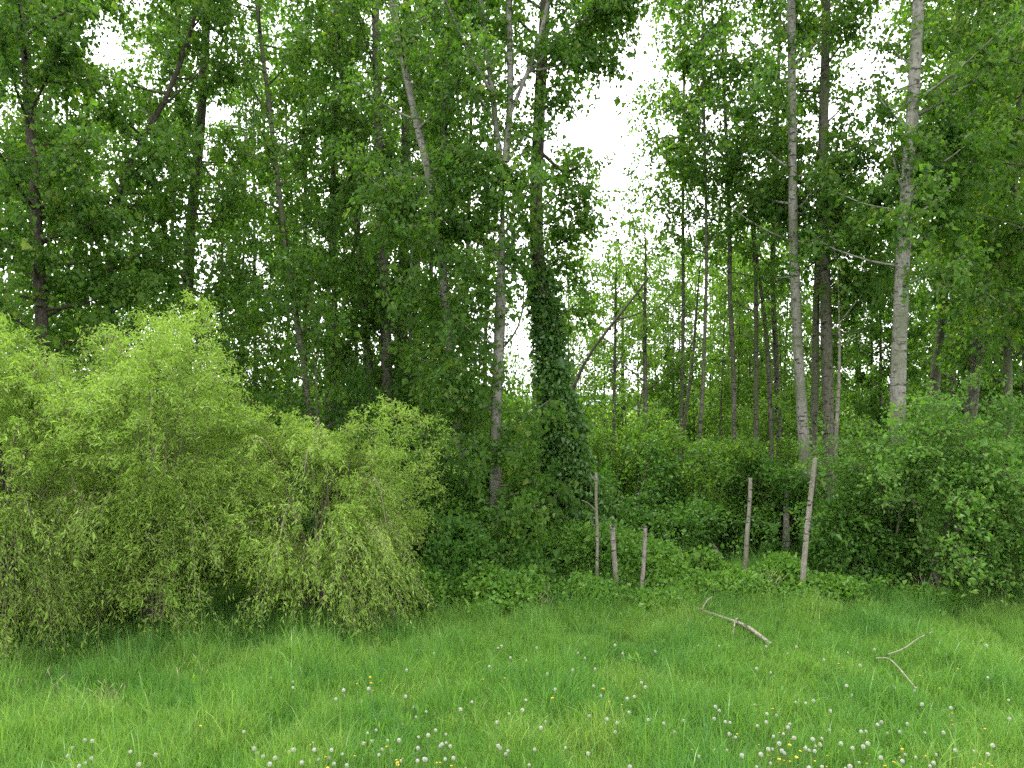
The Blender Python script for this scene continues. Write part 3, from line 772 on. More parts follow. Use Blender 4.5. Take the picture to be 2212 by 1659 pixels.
dead_pole("fallen_log", "pale fallen log lying in the grass below the brambles", "log",
          [on_ground(1478, 1318, .08), on_ground(1525, 1343, .14), on_ground(1575, 1368, .18), on_ground(1615, 1384, .2), on_ground(1665, 1405, .08)], .019, .026, subs=[([on_ground(1595, 1372, .22), on_ground(1588, 1382, .28), on_ground(1584, 1392, .12)], .012, .006), ([on_ground(1516, 1342, .16), on_ground(1528, 1338, .28), on_ground(1538, 1335, .3)], .014, .008)], n=18)
dead_pole("fallen_branch", "forked fallen branch lying among the dandelions", "branch",
          [on_ground(1893, 1448, .15), on_ground(1920, 1452, .18), on_ground(1945, 1477, .17), on_ground(1980, 1506, .1)], .010, .006,
          subs=[([on_ground(1918, 1455, .23), on_ground(1945, 1458, .27), on_ground(1962, 1452, .28), on_ground(1968, 1438, .28), on_ground(1990, 1430, .32), on_ground(2016, 1418, .3)], .009, .004)], n=16)
dead_pole("fallen_limb", "pale bare limb lying under the broad shrub", "branch", [W(2040, 1212, 13.4), W(2080, 1212, 13.4), W(2140, 1224, 13.5)] * np.array([1, 1, 1]), .04, .02)
dead_pole("fallen_limb", "short brown limb propped against the stout silver trunk", "branch", [W(1965, 1188, 12.9), W(1998, 1203, 12.8), W(2025, 1213, 12.7), W(2040, 1262, 12.5)], .035, .015)
dead_pole("slanting_limb", "bare grey limb slanting out of the brambles", "branch", [g(1562, 13.6, 0), W(1548, 1188, 13.8), W(1520, 1150, 14.2), W(1500, 1110, 14.4)], .05, .02)

# ------------------------------------------------------------------ willows, shrubs, brambles
def bush(name, label, cx, Y, top, half, leaf='shrub', leafL=0.068, leafW=0.046, n=700, nl=20, ry=None, bottom=0.05, sprL=(.2, .45), droop=.3, hang=.35, spread=.07, group=None, stems=7, stem_mat='twig', twig='twig',
         lump=1.0, rin=0.45, category="shrub", twig_r=0.0035, zc=0.42, up_bias=0.3, rshift=0.0, wide=0.36, clump=0.8, hole=0.37, front=0.0, ragged=0.0, layers=0.0):
    base = g(cx, Y, 0.0)
    H = EYE + (HY - top) * Y / F
    rx = half * Y / F; ry = ry or rx * 0.8
    root = tag(empty(name, base), label, category, group)
    c = base + np.array([0, 0, H * zc]); rz = H * (1 - zc)
    d = rand_dirs(int(n * 2.2))
    rzz = np.where(d[:, 2] > 0, rz, H * zc)
    rad = (rin + (1.06 - rin) * rng.random(len(d)) ** 0.5)
    lumpf = 1 + lump * (vnoise(base + d * np.array([rx, ry, rz]) * 1.0, clump) - 0.55)
    o = c + d * np.stack([np.full(len(d), rx), np.full(len(d), ry), rzz], -1) * (rad * lumpf)[:, None]
    bot = bottom * (1 + 0 * o[:, 0]) if not ragged else bottom + ragged * np.clip((vnoise(np.stack([o[:, 0], o[:, 1] * .5, 0 * o[:, 0] + 3.1], -1), .55) - .42) * 3, 0, 1)
    keep = (o[:, 2] > bot) & (vnoise(o + 9.3, clump * 0.7) > hole)
    if front: keep &= (d[:, 1] < 0.35) | (rng.random(len(d)) < 1 - front)
    o, d = o[keep][:n], d[keep][:n]
    D = norm(d * 0.8 + UP * up_bias + rand_dirs(len(o)) * 0.6)
    if layers:                      # branches held in level tiers
        o[:, 2] = np.round(o[:, 2] / layers + .5 * vnoise(o, 1.1)) * layers + rng.normal(0, layers * .12, len(o))
        o[:, 2] = np.maximum(o[:, 2], bottom); D[:, 2] *= .3; D = norm(D)
    L = rng.uniform(*sprL, len(o))
    o = o - D * (L * 0.45)[:, None]
    mb = MB()
    sprays(mb, o, D, L, nl, leafL, leafW, droop, hang, spread, twig_r, 0.7, wide=wide, rshift=rshift)
    v = mb.v[0]
    fol = mb.build("foliage", [M[leaf], M[twig]], root); fol["kind"] = "stuff"
    for k in range(stems):
        dd = rand_dirs(1)[0]; dd[2] = abs(dd[2]) + 0.35
        e = c + dd * np.array([rx, ry, rz]) * rng.uniform(.55, .85)
        b0 = base + np.array([rng.normal(0, rx * .15), rng.normal(0, ry * .15), -0.08])
        mid = (b0 + e) / 2 + UP * H * .12
        q = resample(np.array([b0, (b0 + mid) / 2 + rng.normal(0, .04, 3), mid, (mid + e) / 2 + UP * .05 * H, e]), 10)
        m2 = MB(); r0 = (0.012 + 0.008 * H) * rng.uniform(.7, 1.2); tube(m2, q, np.linspace(r0, 0.005, 10), 6, 0, .08); m2.build("stem", [M[stem_mat]], root)
    return root

def willow(name, label, cx, Y, top, half, n, ry, arch=14, bottom=.25, skirt=.52, zc=.45):
    base = g(cx, Y, 0)
    H = EYE + (HY - top) * Y / F
    rx = half * Y / F
    r = bush(name, label, cx, Y, top, half, 'willow', 0.052, 0.0135, n=n, nl=34, ry=ry, bottom=bottom, sprL=(.3, .75), droop=.55, hang=.35, spread=.035, stems=2, stem_mat='dark', twig='wtwig', lump=1.1, rin=.45,
             category="willow", twig_r=.0032, zc=zc, up_bias=.55, wide=.45, clump=.85, hole=.36, front=.45, ragged=.8)
    # long arching branches with hanging leafy ends
    mb = MB(); fo = r.children[0]
    c = base + np.array([0, 0, H * .35])
    for k in range(arch):
        az = rng.uniform(0, 2 * math.pi); el = rng.uniform(.25, 1.2)
        d = np.array([math.cos(el) * math.cos(az) * rx, math.cos(el) * math.sin(az) * ry, math.sin(el) * H * .62])
        e = c + d * rng.uniform(.9, 1.12)
        tip = e + np.array([d[0] * .22, d[1] * .22 - .1, -rng.uniform(.3, .9)])
        tip[2] = max(tip[2], .15)
        b0 = base + np.array([rng.normal(0, .12), rng.normal(0, .12), -.06])
        q = resample(np.array([b0, b0 * .55 + e * .45 + UP * .15 * H, e + UP * .06 * H, tip]), 14)
        m2 = MB(); tube(m2, q, np.linspace(.02, .003, 14), 6, 0, .05); m2.build("branch", [M['wtwig']], r)
        k2 = 16
        t = rng.uniform(.45, 1, k2) * 13; i0 = np.minimum(t.astype(int), 12); o = q[i0] + (q[i0 + 1] - q[i0]) * (t - i0)[:, None]
        dd = norm(norm(q[i0 + 1] - q[i0]) * .9 + rand_dirs(k2) * .6)
        sprays(mb, o, dd, rng.uniform(.3, .65, k2), 34, .052, .0135, .6, .4, .03, .003, 1.0, wide=.45)
    # curtains of shoots hanging to the grass on the open side
    k3 = 420
    az = rng.uniform(-2.9, -.2, k3)
    rr = rng.uniform(.8, 1.08, k3)
    o = base + np.stack([np.cos(az) * rx * rr, np.sin(az) * ry * rr, rng.uniform(.35, 1.5, k3) * (H / 3.2)], -1)
    keep = vnoise(o * np.array([1, .6, .35]) + 4.4, .6) > skirt
    o = o[keep]; az = az[keep]
    dd = norm(np.stack([np.cos(az) * .5, np.sin(az) * .5, np.full(len(az), -.25)], -1) + rand_dirs(len(az)) * .35)
    sprays(mb, o, dd, np.minimum(rng.uniform(.35, .8, len(o)), o[:, 2] / 1.15), 34, .052, .0135, .75, .5, .03, .003, 1.0, wide=.45)
    f2 = mb.build("foliage", [M['willow'], M['wtwig']], r); f2["kind"] = "stuff"
    return r
willow("willow_bush", "tall pale green willow whose branches sweep down to the grass at the meadow end", -5, 9.4, 660, 185, 2000, 1.2, skirt=.40)
willow("willow_bush", "broad pale green willow with a dark hollow beneath, next to the tall one", 340, 9.9, 660, 160, 2100, 1.2, bottom=.2)
willow("willow_bush", "smaller rounded willow with thin arching pale branches, beside the dark shrubs", 690, 10.6, 835, 205, 2000, 1.25, bottom=.2)
willow("willow_bush", "low willow growth filling in behind the two taller willows", 170, 11.2, 740, 190, 800, 1.0, arch=5)

bush("broad_shrub", "broad bright leafy shrub with layered sprays round the stoutest silver trunk", 2025, 11.7, 895, 190, 'elder', .06, .042, n=1250, nl=20, ry=1.25, bottom=.6, sprL=(.35, .8), droop=.3, hang=.05, lump=1.5, stems=9, stem_mat='grey', hole=.44, zc=.5, ragged=.8, clump=.65, layers=.34)
bush("broad_shrub", "end branches of bright shrub reaching low beyond the stout trunk", 2190, 11.3, 990, 130, 'elder', .06, .042, n=380, nl=20, ry=.9, bottom=.5, sprL=(.3, .65), droop=.25, hang=.1, lump=1.0, stems=5, stem_mat='grey')
S = lambda label, cx, Y, top, half, n, **k: bush(k.pop('name', "shrub"), label, cx, Y, top, half, n=n, **k)
S("dense shrub filling the shade under the broad bright shrub", 1870, 12.3, 1060, 130, 520, ry=.8, bottom=.15)
S("leafy shrub between the slim stake and the leaning stake", 1680, 14.4, 995, 85, 620, ry=.8)
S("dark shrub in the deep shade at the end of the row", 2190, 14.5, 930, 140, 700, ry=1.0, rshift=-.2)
S("rounded shrub behind the slim upright stake", 1590, 14.9, 960, 90, 520, leaf='alder')
S("tall shrub behind the slanting bare limb", 1560, 16.5, 925, 100, 520, leafL=.06)
S("shrub below the kinked trunk", 1650, 17.5, 890, 110, 520, leaf='alder', leafL=.06)
S("shrub at the foot of the bowed young alder", 1430, 16.0, 930, 100, 520, leaf='alder')
S("shrub in the shade behind the two short stakes", 1370, 15.2, 970, 80, 550)
S("shrub beside the ivy-clad trunk, on its open side", 1310, 17.0, 890, 90, 600, leafL=.06, leaf='alder')
S("dark shrub low between the ivy-clad trunk and the stakes", 1480, 14.4, 1090, 110, 600)
S("shrub under the hanging leaves of the forked poplar", 1090, 12.0, 1190, 110, 480, ry=.7)
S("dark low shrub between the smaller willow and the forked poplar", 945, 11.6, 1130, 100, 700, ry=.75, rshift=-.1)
S("taller shrub behind the dark low one near the forked poplar", 940, 13.4, 1000, 110, 600)
S("leafy shrub between the forked poplar and the ivy-clad trunk", 1145, 15.6, 960, 80, 700, leaf='alder', leafL=.06)
S("light shrub seen far between the silver trunk and the ivy", 1130, 20, 900, 90, 500, leaf='alder', leafL=.07)
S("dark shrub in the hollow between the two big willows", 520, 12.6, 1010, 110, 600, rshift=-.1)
S("shrub behind the smaller willow", 780, 14.5, 930, 140, 560)
S("shrub behind the broad willow", 330, 14, 850, 160, 380)
S("shrub behind the tall willow", 40, 13.6, 850, 170, 380)
def spread_shrubs(label, group, spots, variants, name, leaf, top, half, **kw):
    protos = []
    for i, (x, Y, h, w) in enumerate(spots):
        H0 = 2.6
        if i < variants:
            r = bush(name, label, x, Y, HY - (H0 - EYE) * F / Y, half * F / Y, leaf[i % len(leaf)], group=group, **kw)
            r.scale = (w / half, w / half, h / H0); protos.append(r)
        else:
            copy_thing(protos[i % variants], g(x, Y, 0), U(0, 6.28), (w / half, w / half, h / H0))
spots = []
for i in range(30):
    x = -120 + i * 82 + U(-20, 20); Y = U(29, 37)
    gap = 1255 < x < 1450
    spots.append((x, Y, zt(U(885, 900), Y) if gap else zt(U(760, 830) if x > 1450 else U(790, 860), Y), U(1.3, 1.9)))
random.Random(3).shuffle(spots)
spread_shrubs("sunlit light green shrub at the far edge of the wood", "shrubs along the far edge of the wood", spots, 5, "far_shrub", ['elder', 'alder'], 0, 1.6, leafL=.10, leafW=.075, n=330, nl=16, ry=1.5, bottom=.1, sprL=(.3, .6), stems=3, spread=.13)
spots = []
for i in range(34):
    Y = U(18, 27) if i % 2 else U(15.5, 19); x = -80 + i * 71 + U(-20, 20)
    spots.append((x, Y, U(1.5, 2.9) * (0.7 if 1250 < x < 1700 else 1.35 if x < 1000 else 1), U(.9, 1.5)))
random.Random(4).shuffle(spots)
spread_shrubs("green shrub on the shaded floor deep in the wood", "shrubs on the wood floor", spots, 6, "wood_shrub", ['shrub', 'alder', 'shrub'], 0, 1.2, leafL=.075, leafW=.055, n=380, nl=17, bottom=.05, stems=3, spread=.10)

# brambles: mounds that spill out onto the grass
B = lambda label, cx, Y, top, half, n, **k: bush("bramble_patch", label, cx, Y, top, half, 'bramble', .06, .05, n=n, nl=18, bottom=.1, sprL=(.15, .35), droop=.35, hang=-.1, stems=5, category="bramble", zc=.15, rin=.6, spread=.06, up_bias=.5, **k)
B("large bramble mound behind the tall twiggy stake", 1275, 13.0, 1130, 125, 1100, ry=1.0)
B("low bramble spilling onto the grass before the short stakes", 1270, 11.0, 1265, 75, 380, ry=.6)
B("bramble patch between the bowed stake and the slim stake", 1490, 12.3, 1180, 100, 900, ry=.8)
B("bramble patch at the foot of the slim stake", 1570, 11.7, 1240, 75, 400, ry=.5)
B("bramble patch at the foot of the leaning stake", 1675, 11.9, 1210, 60, 380, ry=.5)
B("low bramble runners in front of the leaning stake", 1815, 11.2, 1265, 70, 260, ry=.4)
B("low bramble under the broad bright shrub", 1985, 10.9, 1280, 90, 280, ry=.4)
B("bramble below the hanging leaves of the forked poplar", 1070, 11.1, 1230, 120, 650, ry=.6)
B("bramble beside the smaller willow", 900, 10.9, 1230, 80, 400, ry=.5)
B("bramble sprawl by the head of the fallen log", 1425, 10.6, 1292, 60, 200, ry=.35)
B("bramble in the dark below the broad shrub's end branches", 2110, 12.8, 1190, 100, 400, ry=.6)

def undergrowth():
    mb = MB()
    n = 4200
    Y = rng.uniform(12.6, 30, n); X = rng.uniform(-.85, .85, n) * (Y + 2)
    keep = vnoise(np.stack([X, Y, 0 * X], -1), 1.6) > .3
    X, Y = X[keep], Y[keep]; n = len(X)
    h = rng.uniform(.1, .75, n) * (0.4 + vnoise(np.stack([X, Y, 0 * X + 7], -1), 2.2))
    o = np.stack([X, Y, gz(X, Y) + h], -1)
    D = norm(rand_dirs(n) * .7 + UP * .6)
    sprays(mb, o, D, rng.uniform(.2, .45, n), 12, .07, .055, .4, 0, .08, .003, .5)
    tag(mb.build("undergrowth", [M['shrub'], M['twig']]), kind="stuff")
undergrowth()

def weeds():
    """young bramble and nettle sprigs coming up through the long grass at the wood's edge"""
    mb = MB()
    n = 900
    X = rng.uniform(-5, 9.5, n); Y = 9.6 + rng.random(n) ** .6 * 2.4
    keep = (vnoise(np.stack([X, Y, 0 * X + 2], -1), .8) + .12 * (Y - 10.5) > .56)
    X, Y = X[keep], Y[keep]; n = len(X)
    o = np.stack([X, Y, gz(X, Y) + rng.uniform(.08, .26, n)], -1)
    sprays(mb, o, norm(rand_dirs(n) * .8 + UP * .7), rng.uniform(.12, .3, n), 11, .055, .045, .3, -.1, .05, .003, .6)
    n = 90                                   # broad dock and dandelion leaves low in the meadow
    Y = rng.uniform(5.6, 10.5, n); X = rng.uniform(-.72, .72, n) * Y
    o = np.stack([X, Y, gz(X, Y) + rng.uniform(.06, .13, n)], -1)
    sprays(mb, o, norm(rand_dirs(n) * .4 + UP), rng.uniform(.05, .12, n), 7, .085, .024, .2, -.5, .02, .003, .5, wide=.6)
    tag(mb.build("weeds", [M['bramble'], M['twig']]), kind="stuff")
weeds()

# ------------------------------------------------------------------ meadow grass (one object of tufts)
def blades(mb, b, h, ln, wd, r):
    n = len(b)
    az = rng.uniform(0, 2 * math.pi, n)
    out = np.stack([np.cos(az), np.sin(az), 0 * az], -1)
    sd = np.stack([-np.sin(az), np.cos(az), 0 * az], -1)
    ta = rng.uniform(0, math.pi, n); sd = sd * np.cos(ta)[:, None] + out * np.sin(ta)[:, None] * .7
    rows = []
    for t, ww in ((0, .75), (.45, 1.0), (.78, .65)):
        c = b + UP * (h * t * (1 - .25 * ln * t))[:, None] + out * (h * ln * t * t)[:, None]
        rows += [c - sd * (wd * ww / 2)[:, None], c + sd * (wd * ww / 2)[:, None]]
    tip = b + UP * (h * (1 - .25 * ln * 1.3))[:, None] + out * (h * ln * 1.05)[:, None]
    v = np.stack(rows + [tip], 1).reshape(-1, 3)
    k = np.arange(n)[:, None] * 7
    n0 = mb.n
    mb.add(v, np.concatenate([k + [0, 1, 3, 2], k + [2, 3, 5, 4]], 1).reshape(-1, 4), 0, np.repeat(r, 2), True)
    mb.f3.append(k + [4, 5, 6] + n0); mb.m3.append(np.zeros(n)); mb.r3.append(r); mb.s3.append(np.full(n, True))

def grass_patch(k, lush):
    """a round sod of uneven, tufted grass about 0.8 m across"""
    mb = MB()
    n = 1700
    a = rng.uniform(0, 2 * math.pi, n); rr = .42 * np.sqrt(rng.random(n))
    b = np.stack([np.cos(a) * rr, np.sin(a) * rr, np.full(n, -.04)], -1)
    c = rng.normal(0, .25, (9, 2))                                    # tuft centres
    near = np.exp(-np.min(((b[:, None, :2] - c[None]) ** 2).sum(-1), 1) / .008)
    h = rng.uniform(.11, .27, n) * (1 + .55 * near) * lush
    tall = rng.random(n) < .045
    h = np.where(tall, h * 1.7, h)
    ln = np.abs(rng.normal(0, .34, n)) + .04
    wd = np.where(tall, .0085, .006) * rng.uniform(.7, 1.3, n)
    r = np.clip(rng.random(n) * .75 + .25 * (1 - near) * rng.random(n), 0, 1)
    blades(mb, b, h, ln, wd, r)
    return bpy.data.objects.new("grass_patch", mb.mesh("grass_patch", [M['grass']]))

def make_meadow():
    coll = bpy.data.collections.new("grass_patches")
    for k in range(10):
        coll.objects.link(grass_patch(k, (.8, 1, 1.25)[k % 3]))
    st = .46
    gx, gy = np.meshgrid(np.arange(-14, 14, st), np.arange(4.2, 14.4, st * .87))
    gx = gx + (np.arange(gx.shape[0]) % 2)[:, None] * st / 2
    X = gx.ravel() + rng.normal(0, .09, gx.size); Y = gy.ravel() + rng.normal(0, .09, gx.size)
    keep = (np.abs(X) < .82 * (Y + 1.6)) & ((Y < 11.8) | (rng.random(len(X)) < .4))
    X, Y = X[keep], Y[keep]; n = len(X)
    P = np.stack([X, Y, 0 * X], -1)
    tall = vnoise(P + 31, .9)
    sc = (.68 + .36 * tall) * (0.92 + .15 * np.clip((Y - 10.0) / 2.0, 0, 1)) * rng.uniform(.85, 1.15, n)
    me = bpy.data.meshes.new("meadow_grass")
    me.vertices.add(n); me.vertices.foreach_set("co", np.stack([X, Y, gz(X, Y)], -1).astype(np.float32).ravel())
    a = me.attributes.new("scl", 'FLOAT', 'POINT'); a.data.foreach_set("value", sc.astype(np.float32))
    r = np.stack([rng.normal(0, .03, n), rng.normal(0, .03, n), rng.uniform(0, 6.28, n)], -1).astype(np.float32)
    a = me.attributes.new("rot", 'FLOAT_VECTOR', 'POINT'); a.data.foreach_set("vector", r.ravel())
    me.update()
    me.materials.append(M['grass'])
    o = bpy.data.objects.new("meadow_grass", me); COL.objects.link(o)
    ng = bpy.data.node_groups.new("scatter_tufts", 'GeometryNodeTree')
    ng.interface.new_socket("Geometry", in_out='INPUT', socket_type='NodeSocketGeometry')
    ng.interface.new_socket("Geometry", in_out='OUTPUT', socket_type='NodeSocketGeometry')
    N, L = ng.nodes, ng.links
    gi = N.new("NodeGroupInput"); go = N.new("NodeGroupOutput")
    mp = N.new("GeometryNodeMeshToPoints")
    ip = N.new("GeometryNodeInstanceOnPoints")
    ci = N.new("GeometryNodeCollectionInfo"); ci.inputs["Collection"].default_value = coll
    ci.inputs["Separate Children"].default_value = True; ci.inputs["Reset Children"].default_value = True
    a1 = N.new("GeometryNodeInputNamedAttribute"); a1.data_type = 'FLOAT'; a1.inputs["Name"].default_value = "scl"
    a2 = N.new("GeometryNodeInputNamedAttribute"); a2.data_type = 'FLOAT_VECTOR'; a2.inputs["Name"].default_value = "rot"
    er = N.new("FunctionNodeEulerToRotation")
    L.new(gi.outputs[0], mp.inputs["Mesh"]); L.new(mp.outputs["Points"], ip.inputs["Points"])
    L.new(ci.outputs[0], ip.inputs["Instance"]); ip.inputs["Pick Instance"].default_value = True
    L.new(a2.outputs["Attribute"], er.inputs[0]); L.new(er.outputs[0], ip.inputs["Rotation"])
    L.new(a1.outputs["Attribute"], ip.inputs["Scale"])
    L.new(ip.outputs["Instances"], go.inputs[0])
    md = o.modifiers.new("scatter", 'NODES'); md.node_group = ng
    tag(o, kind="stuff")
make_meadow()

# dry grass stalks
def dry_clump(label, px, py, n, h, spreadw=.12):
    p = on_ground(px, py)
    root = tag(empty("dry_grass_clump", (p[0], p[1], p[2])), label, "dry grass", "dry grass clumps")
    mb = MB()
    for k in range(n):
        a = rng.uniform(0, 6.28); b0 = p + np.array([rng.normal(0, spreadw), rng.normal(0, spreadw), -.02])
        L = h * rng.uniform(.5, 1.1); out = np.array([math.cos(a), math.sin(a), 0])
        t = np.linspace(0, 1, 6)[:, None]; q = b0 + UP * L * t * (1 - .25 * t) + out * L * rng.uniform(.05, .3) * t ** 2.5
        tube(mb, q, np.linspace(.0022, .0012, 6), 3, 0)
        hd = q[-1] + (q[-1] - q[-2]) * np.linspace(-.3, 1.1, 5)[:, None]
        tube(mb, hd, np.array([.0015, .0035, .004, .003, .001]), 4, 0)
    o = mb.build("stalk", [M['dry']], root); o["kind"] = "stuff"
dry_clump("pale dry grass clump with nodding heads at the meadow's shaded end", 35, 1530, 9, .42)
dry_clump("dry grass clump beside the straw-coloured tuft in the shade", 120, 1525, 9, .42)
dry_clump("dense straw-coloured dry tuft in the shaded grass", 235, 1540, 22, .32, .06)
dry_clump("few dry stalks standing before the broad willow", 375, 1500, 5, .34, .2)
dry_clump("sparse dry stalks before the smaller willow", 440, 1482, 5, .34, .2)
dry_clump("dry stalks at the wood edge beside the low bramble", 1180, 1330, 10, .6)
dry_clump("arched dry grass by the foot of the leaning stake", 1660, 1300, 16, .55, .08)
dry_clump("arched dry grass under the broad bright shrub", 2005, 1310, 16, .5, .08)
dry_clump("few bleached stalks in front of the smaller willow's tips", 830, 1392, 4, .4, .12)

# ------------------------------------------------------------------ dandelions
def clock_mesh():
    mb = MB()
    n = 110
    k = np.arange(n) + .5
    ph = np.arccos(1 - 2 * k / n); th = math.pi * (1 + 5 ** .5) * k
    d = np.stack([np.cos(th) * np.sin(ph), np.sin(th) * np.sin(ph), np.cos(ph)], -1)
    d = d[d[:, 2] > -.85]
    for s in range(1):
        ax = norm(np.cross(d, rand_dirs(len(d))))
        leaves(mb, d * .021 - ax * .0045, ax + d * .25, np.cross(d, ax), .010, .0065, 0, fold=.1, wide=.5)
    th3 = np.arange(6) * math.pi / 3
    c = np.concatenate([np.stack([np.cos(th3) * .006, np.sin(th3) * .006, 0 * th3], -1), [[0, 0, .006], [0, 0, -.008]]])
    j = np.arange(6); mb.add(c, np.concatenate([np.stack([j, (j + 1) % 6, 0 * j + 6], 1), np.stack([(j + 1) % 6, j, 0 * j + 7], 1)]), 1, None, True)
    return mb.mesh("seed_head", [M['white'], M['core']])
def flower_mesh(r, n, name):
    mb = MB()
    for ring, (f, el) in enumerate(((1, .15), (.75, .5), (.45, .95))):
        a = np.arange(n) * 2 * math.pi / n + ring * .2
        ax = np.stack([np.cos(a) * math.cos(el), np.sin(a) * math.cos(el), np.full(n, math.sin(el))], -1)
        sd = np.stack([-np.sin(a), np.cos(a), 0 * a], -1)
        leaves(mb, np.zeros((n, 3)), ax, sd, r * f, r * .42, 0, wide=.7, fold=.05)
    return mb.mesh(name, [M['yellow']])
def stem_mesh():
    mb = MB(); z = np.linspace(-1, 0, 6); tube(mb, np.stack([.03 * z * z, 0 * z, z], -1), np.full(6, .0028), 5, 0)
    return mb.mesh("stem", [M['stem']])
CLOCK, DAND, BUTTER, STEM = clock_mesh(), flower_mesh(.02, 16, "petals"), flower_mesh(.014, 6, "petals"), stem_mesh()
def flower(kind, x, y, h, lab, cat, group):
    z = float(gz(x, y))
    root = tag(empty(kind, (x, y, z)), lab, cat, group)
    head = bpy.data.objects.new("seed_head" if kind == "dandelion_clock" else "petals", CLOCK if kind == "dandelion_clock" else DAND if kind == "dandelion_flower" else BUTTER)
    st = bpy.data.objects.new("stem", STEM)
    rot = (random.uniform(-.3, .1), random.uniform(-.2, .2), random.uniform(0, 6.28))
    s = random.uniform(.45, .76)
    for o in (head, st):
        COL.objects.link(o); o.parent = root; o.location = (0, 0, h)
    head.scale = (s, s, s); head.rotation_euler = rot if kind != "dandelion_clock" else (0, 0, rot[2])
    st.scale = (1, 1, h + .02); st.rotation_euler = (0, 0, rot[2])
pts = []
CL = [(650, 1630, 5, 40, 25), (740, 1640, 5, 50, 22), (870, 1590, 7, 35, 22), (960, 1640, 7, 60, 20), (1110, 1640, 6, 50, 25), (1030, 1560, 5, 80, 45), (780, 1470, 7, 90, 25), (880, 1490, 6, 90, 30), (1060, 1455, 8, 110, 45),
      (1170, 1455, 7, 60, 35), (1230, 1420, 9, 55, 22), (1290, 1490, 13, 90, 45), (1390, 1480, 16, 90, 45), (1360, 1540, 8, 70, 35), (1460, 1560, 8, 60, 30), (1590, 1550, 12, 60, 28), (1690, 1545, 16, 70, 30), (1740, 1590, 14, 60, 25),
      (1800, 1600, 10, 50, 22), (1680, 1640, 10, 90, 20), (1840, 1570, 9, 70, 30), (1790, 1420, 12, 70, 25), (1920, 1440, 9, 90, 35), (2040, 1420, 9, 100, 40), (2110, 1500, 12, 80, 30), (1960, 1530, 10, 90, 35), (2080, 1590, 12, 90, 40), (1950, 1640, 10, 90, 20), (2120, 1640, 10, 80, 20), (1600, 1460, 6, 120, 40), (1540, 1640, 5, 120, 20), (560, 1590, 4, 100, 40), (300, 1610, 4, 150, 30), (160, 1640, 4, 120, 15), (1230, 1630, 3, 90, 20), (1400, 1640, 3, 60, 15)]
n_clock = 0
for cx_, cy_, n, sx, sy in CL:
    for k in range(max(1, int(n * (1.5 if cx_ < 1200 else .85) * (.5 if cy_ < 1480 else .75 if cy_ < 1590 else 1.15)))):
        px, py = cx_ + rng.normal(0, sx * 1.35), cy_ + rng.normal(0, sy * 1.0)
        py = max(1395, min(py, 1690))
        h = rng.uniform(.16, .30)
        Y = (EYE - h) * F / (py - HY)
        flower("dandelion_clock", (px - CX) * Y / F, Y, h, "white dandelion seed head on a bare stem in the meadow grass", "dandelion", "dandelion clocks in the meadow")
        n_clock += 1
YL = [(862, 1636, 5, 14, 8), (840, 1610, 2, 20, 12), (950, 1640, 4, 40, 12), (740, 1630, 3, 60, 22), (660, 1600, 3, 60, 30), (800, 1465, 4, 40, 12), (1060, 1460, 3, 60, 25), (1310, 1490, 4, 80, 35), (1620, 1560, 4, 60, 30), (1700, 1610, 5, 60, 25), (1660, 1640, 5, 60, 14), (1850, 1640, 6, 90, 14), (1960, 1620, 4, 60, 20), (2040, 1460, 4, 70, 30), (2090, 1560, 4, 60, 30), (1800, 1430, 2, 40, 15), (2130, 1645, 4, 60, 10), (430, 1580, 2, 60, 20), (1210, 1500, 2, 70, 20), (1480, 1640, 2, 60, 14)]
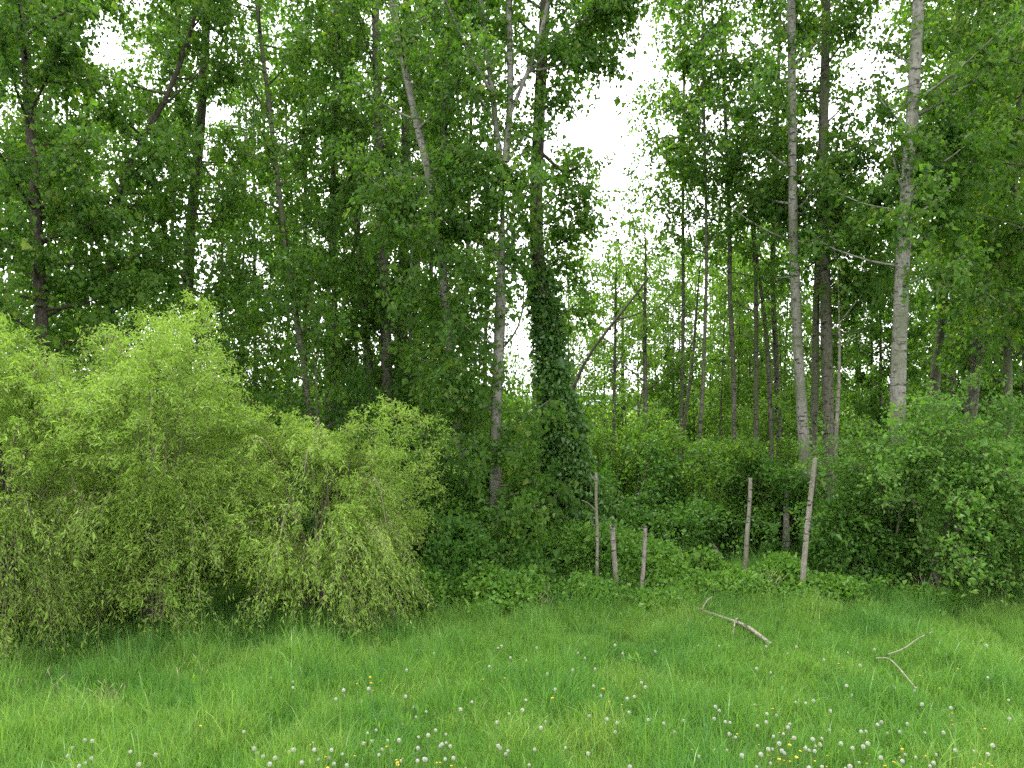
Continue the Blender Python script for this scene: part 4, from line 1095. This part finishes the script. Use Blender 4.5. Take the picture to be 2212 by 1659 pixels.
for i, (cx_, cy_, n, sx, sy) in enumerate(YL):
    for k in range(n):
        px, py = cx_ + rng.normal(0, sx * .6), min(cy_ + rng.normal(0, sy * .6), 1685)
        h = rng.uniform(.2, .33); Y = (EYE - h) * F / (py - HY)
        if k % 2 == 0: flower("dandelion_flower", (px - CX) * Y / F, Y, h, "yellow dandelion bloom with dense petals in the meadow grass", "dandelion", "yellow dandelions in the meadow")
        else: flower("buttercup", (px - CX) * Y / F, Y, h, "small yellow buttercup on a thin stem in the meadow grass", "buttercup", "buttercups in the meadow")

# ------------------------------------------------------------------ far beyond the wood: shed and trees across the field
def shed():
    root = tag(empty("farm_shed", (55, 480, 0)), "long low pale shed far across the field beyond the wood", "shed")
    w, d, h = 34, 12, 4.2
    def box(x0, x1, y0, y1, z0, z1):
        v = np.array([[x, y, z] for z in (z0, z1) for y in (y0, y1) for x in (x0, x1)], float) + [55, 480, 0]
        return v, np.array([[0, 2, 3, 1], [4, 5, 7, 6], [0, 1, 5, 4], [2, 6, 7, 3], [0, 4, 6, 2], [1, 3, 7, 5]])
    mb = MB(); mb.add(*box(-w, w, -d, d, -.5, h)); mb.build("wall", [plain_mat("shed_wall", (.6, .6, .58))], root)
    mb = MB()
    v = np.array([[-w - 1, -d - 1, h - .1], [w + 1, -d - 1, h - .1], [w + 1, 0, h + 3], [-w - 1, 0, h + 3], [-w - 1, d + 1, h - .1], [w + 1, d + 1, h - .1]]) + [55, 480, 0]
    mb.add(v, [[0, 1, 2, 3], [3, 2, 5, 4]]); mb.add(v[[0, 3, 4]], [[0, 1, 2]]); mb.add(v[[1, 5, 2]], [[0, 1, 2]])
    mb.build("roof", [plain_mat("shed_roof", (.35, .42, .46))], root)
    for k in range(5):
        mb = MB(); mb.add(*box(-28 + k * 12, -22 + k * 12, -d - .08, -d + .2, .05, 3.2)); mb.build("door", [plain_mat("shed_door", (.2, .24, .26))], root)
shed()
protos = []
for i in range(16):
    X = -260 + i * 36 + rng.uniform(-12, 12); Y = rng.uniform(300, 430)
    if 20 < X < 100: Y = 560
    if i < 3:
        protos.append(bush("field_tree", "rounded dark tree far across the field beyond the wood", CX + X * F / Y, Y, HY - (9 - EYE) * F / Y, 6 * F / Y, 'shrub', 1.0, .8, n=150, nl=14, ry=5, bottom=.4, sprL=(1, 2.2), spread=.6, stems=1, stem_mat='dark', group="trees far across the field", category="tree", twig_r=.05, clump=4.0, zc=.5))
    else:
        copy_thing(protos[i % 3], (X, Y, 0), U(0, 6.28), U(.7, 1.4))
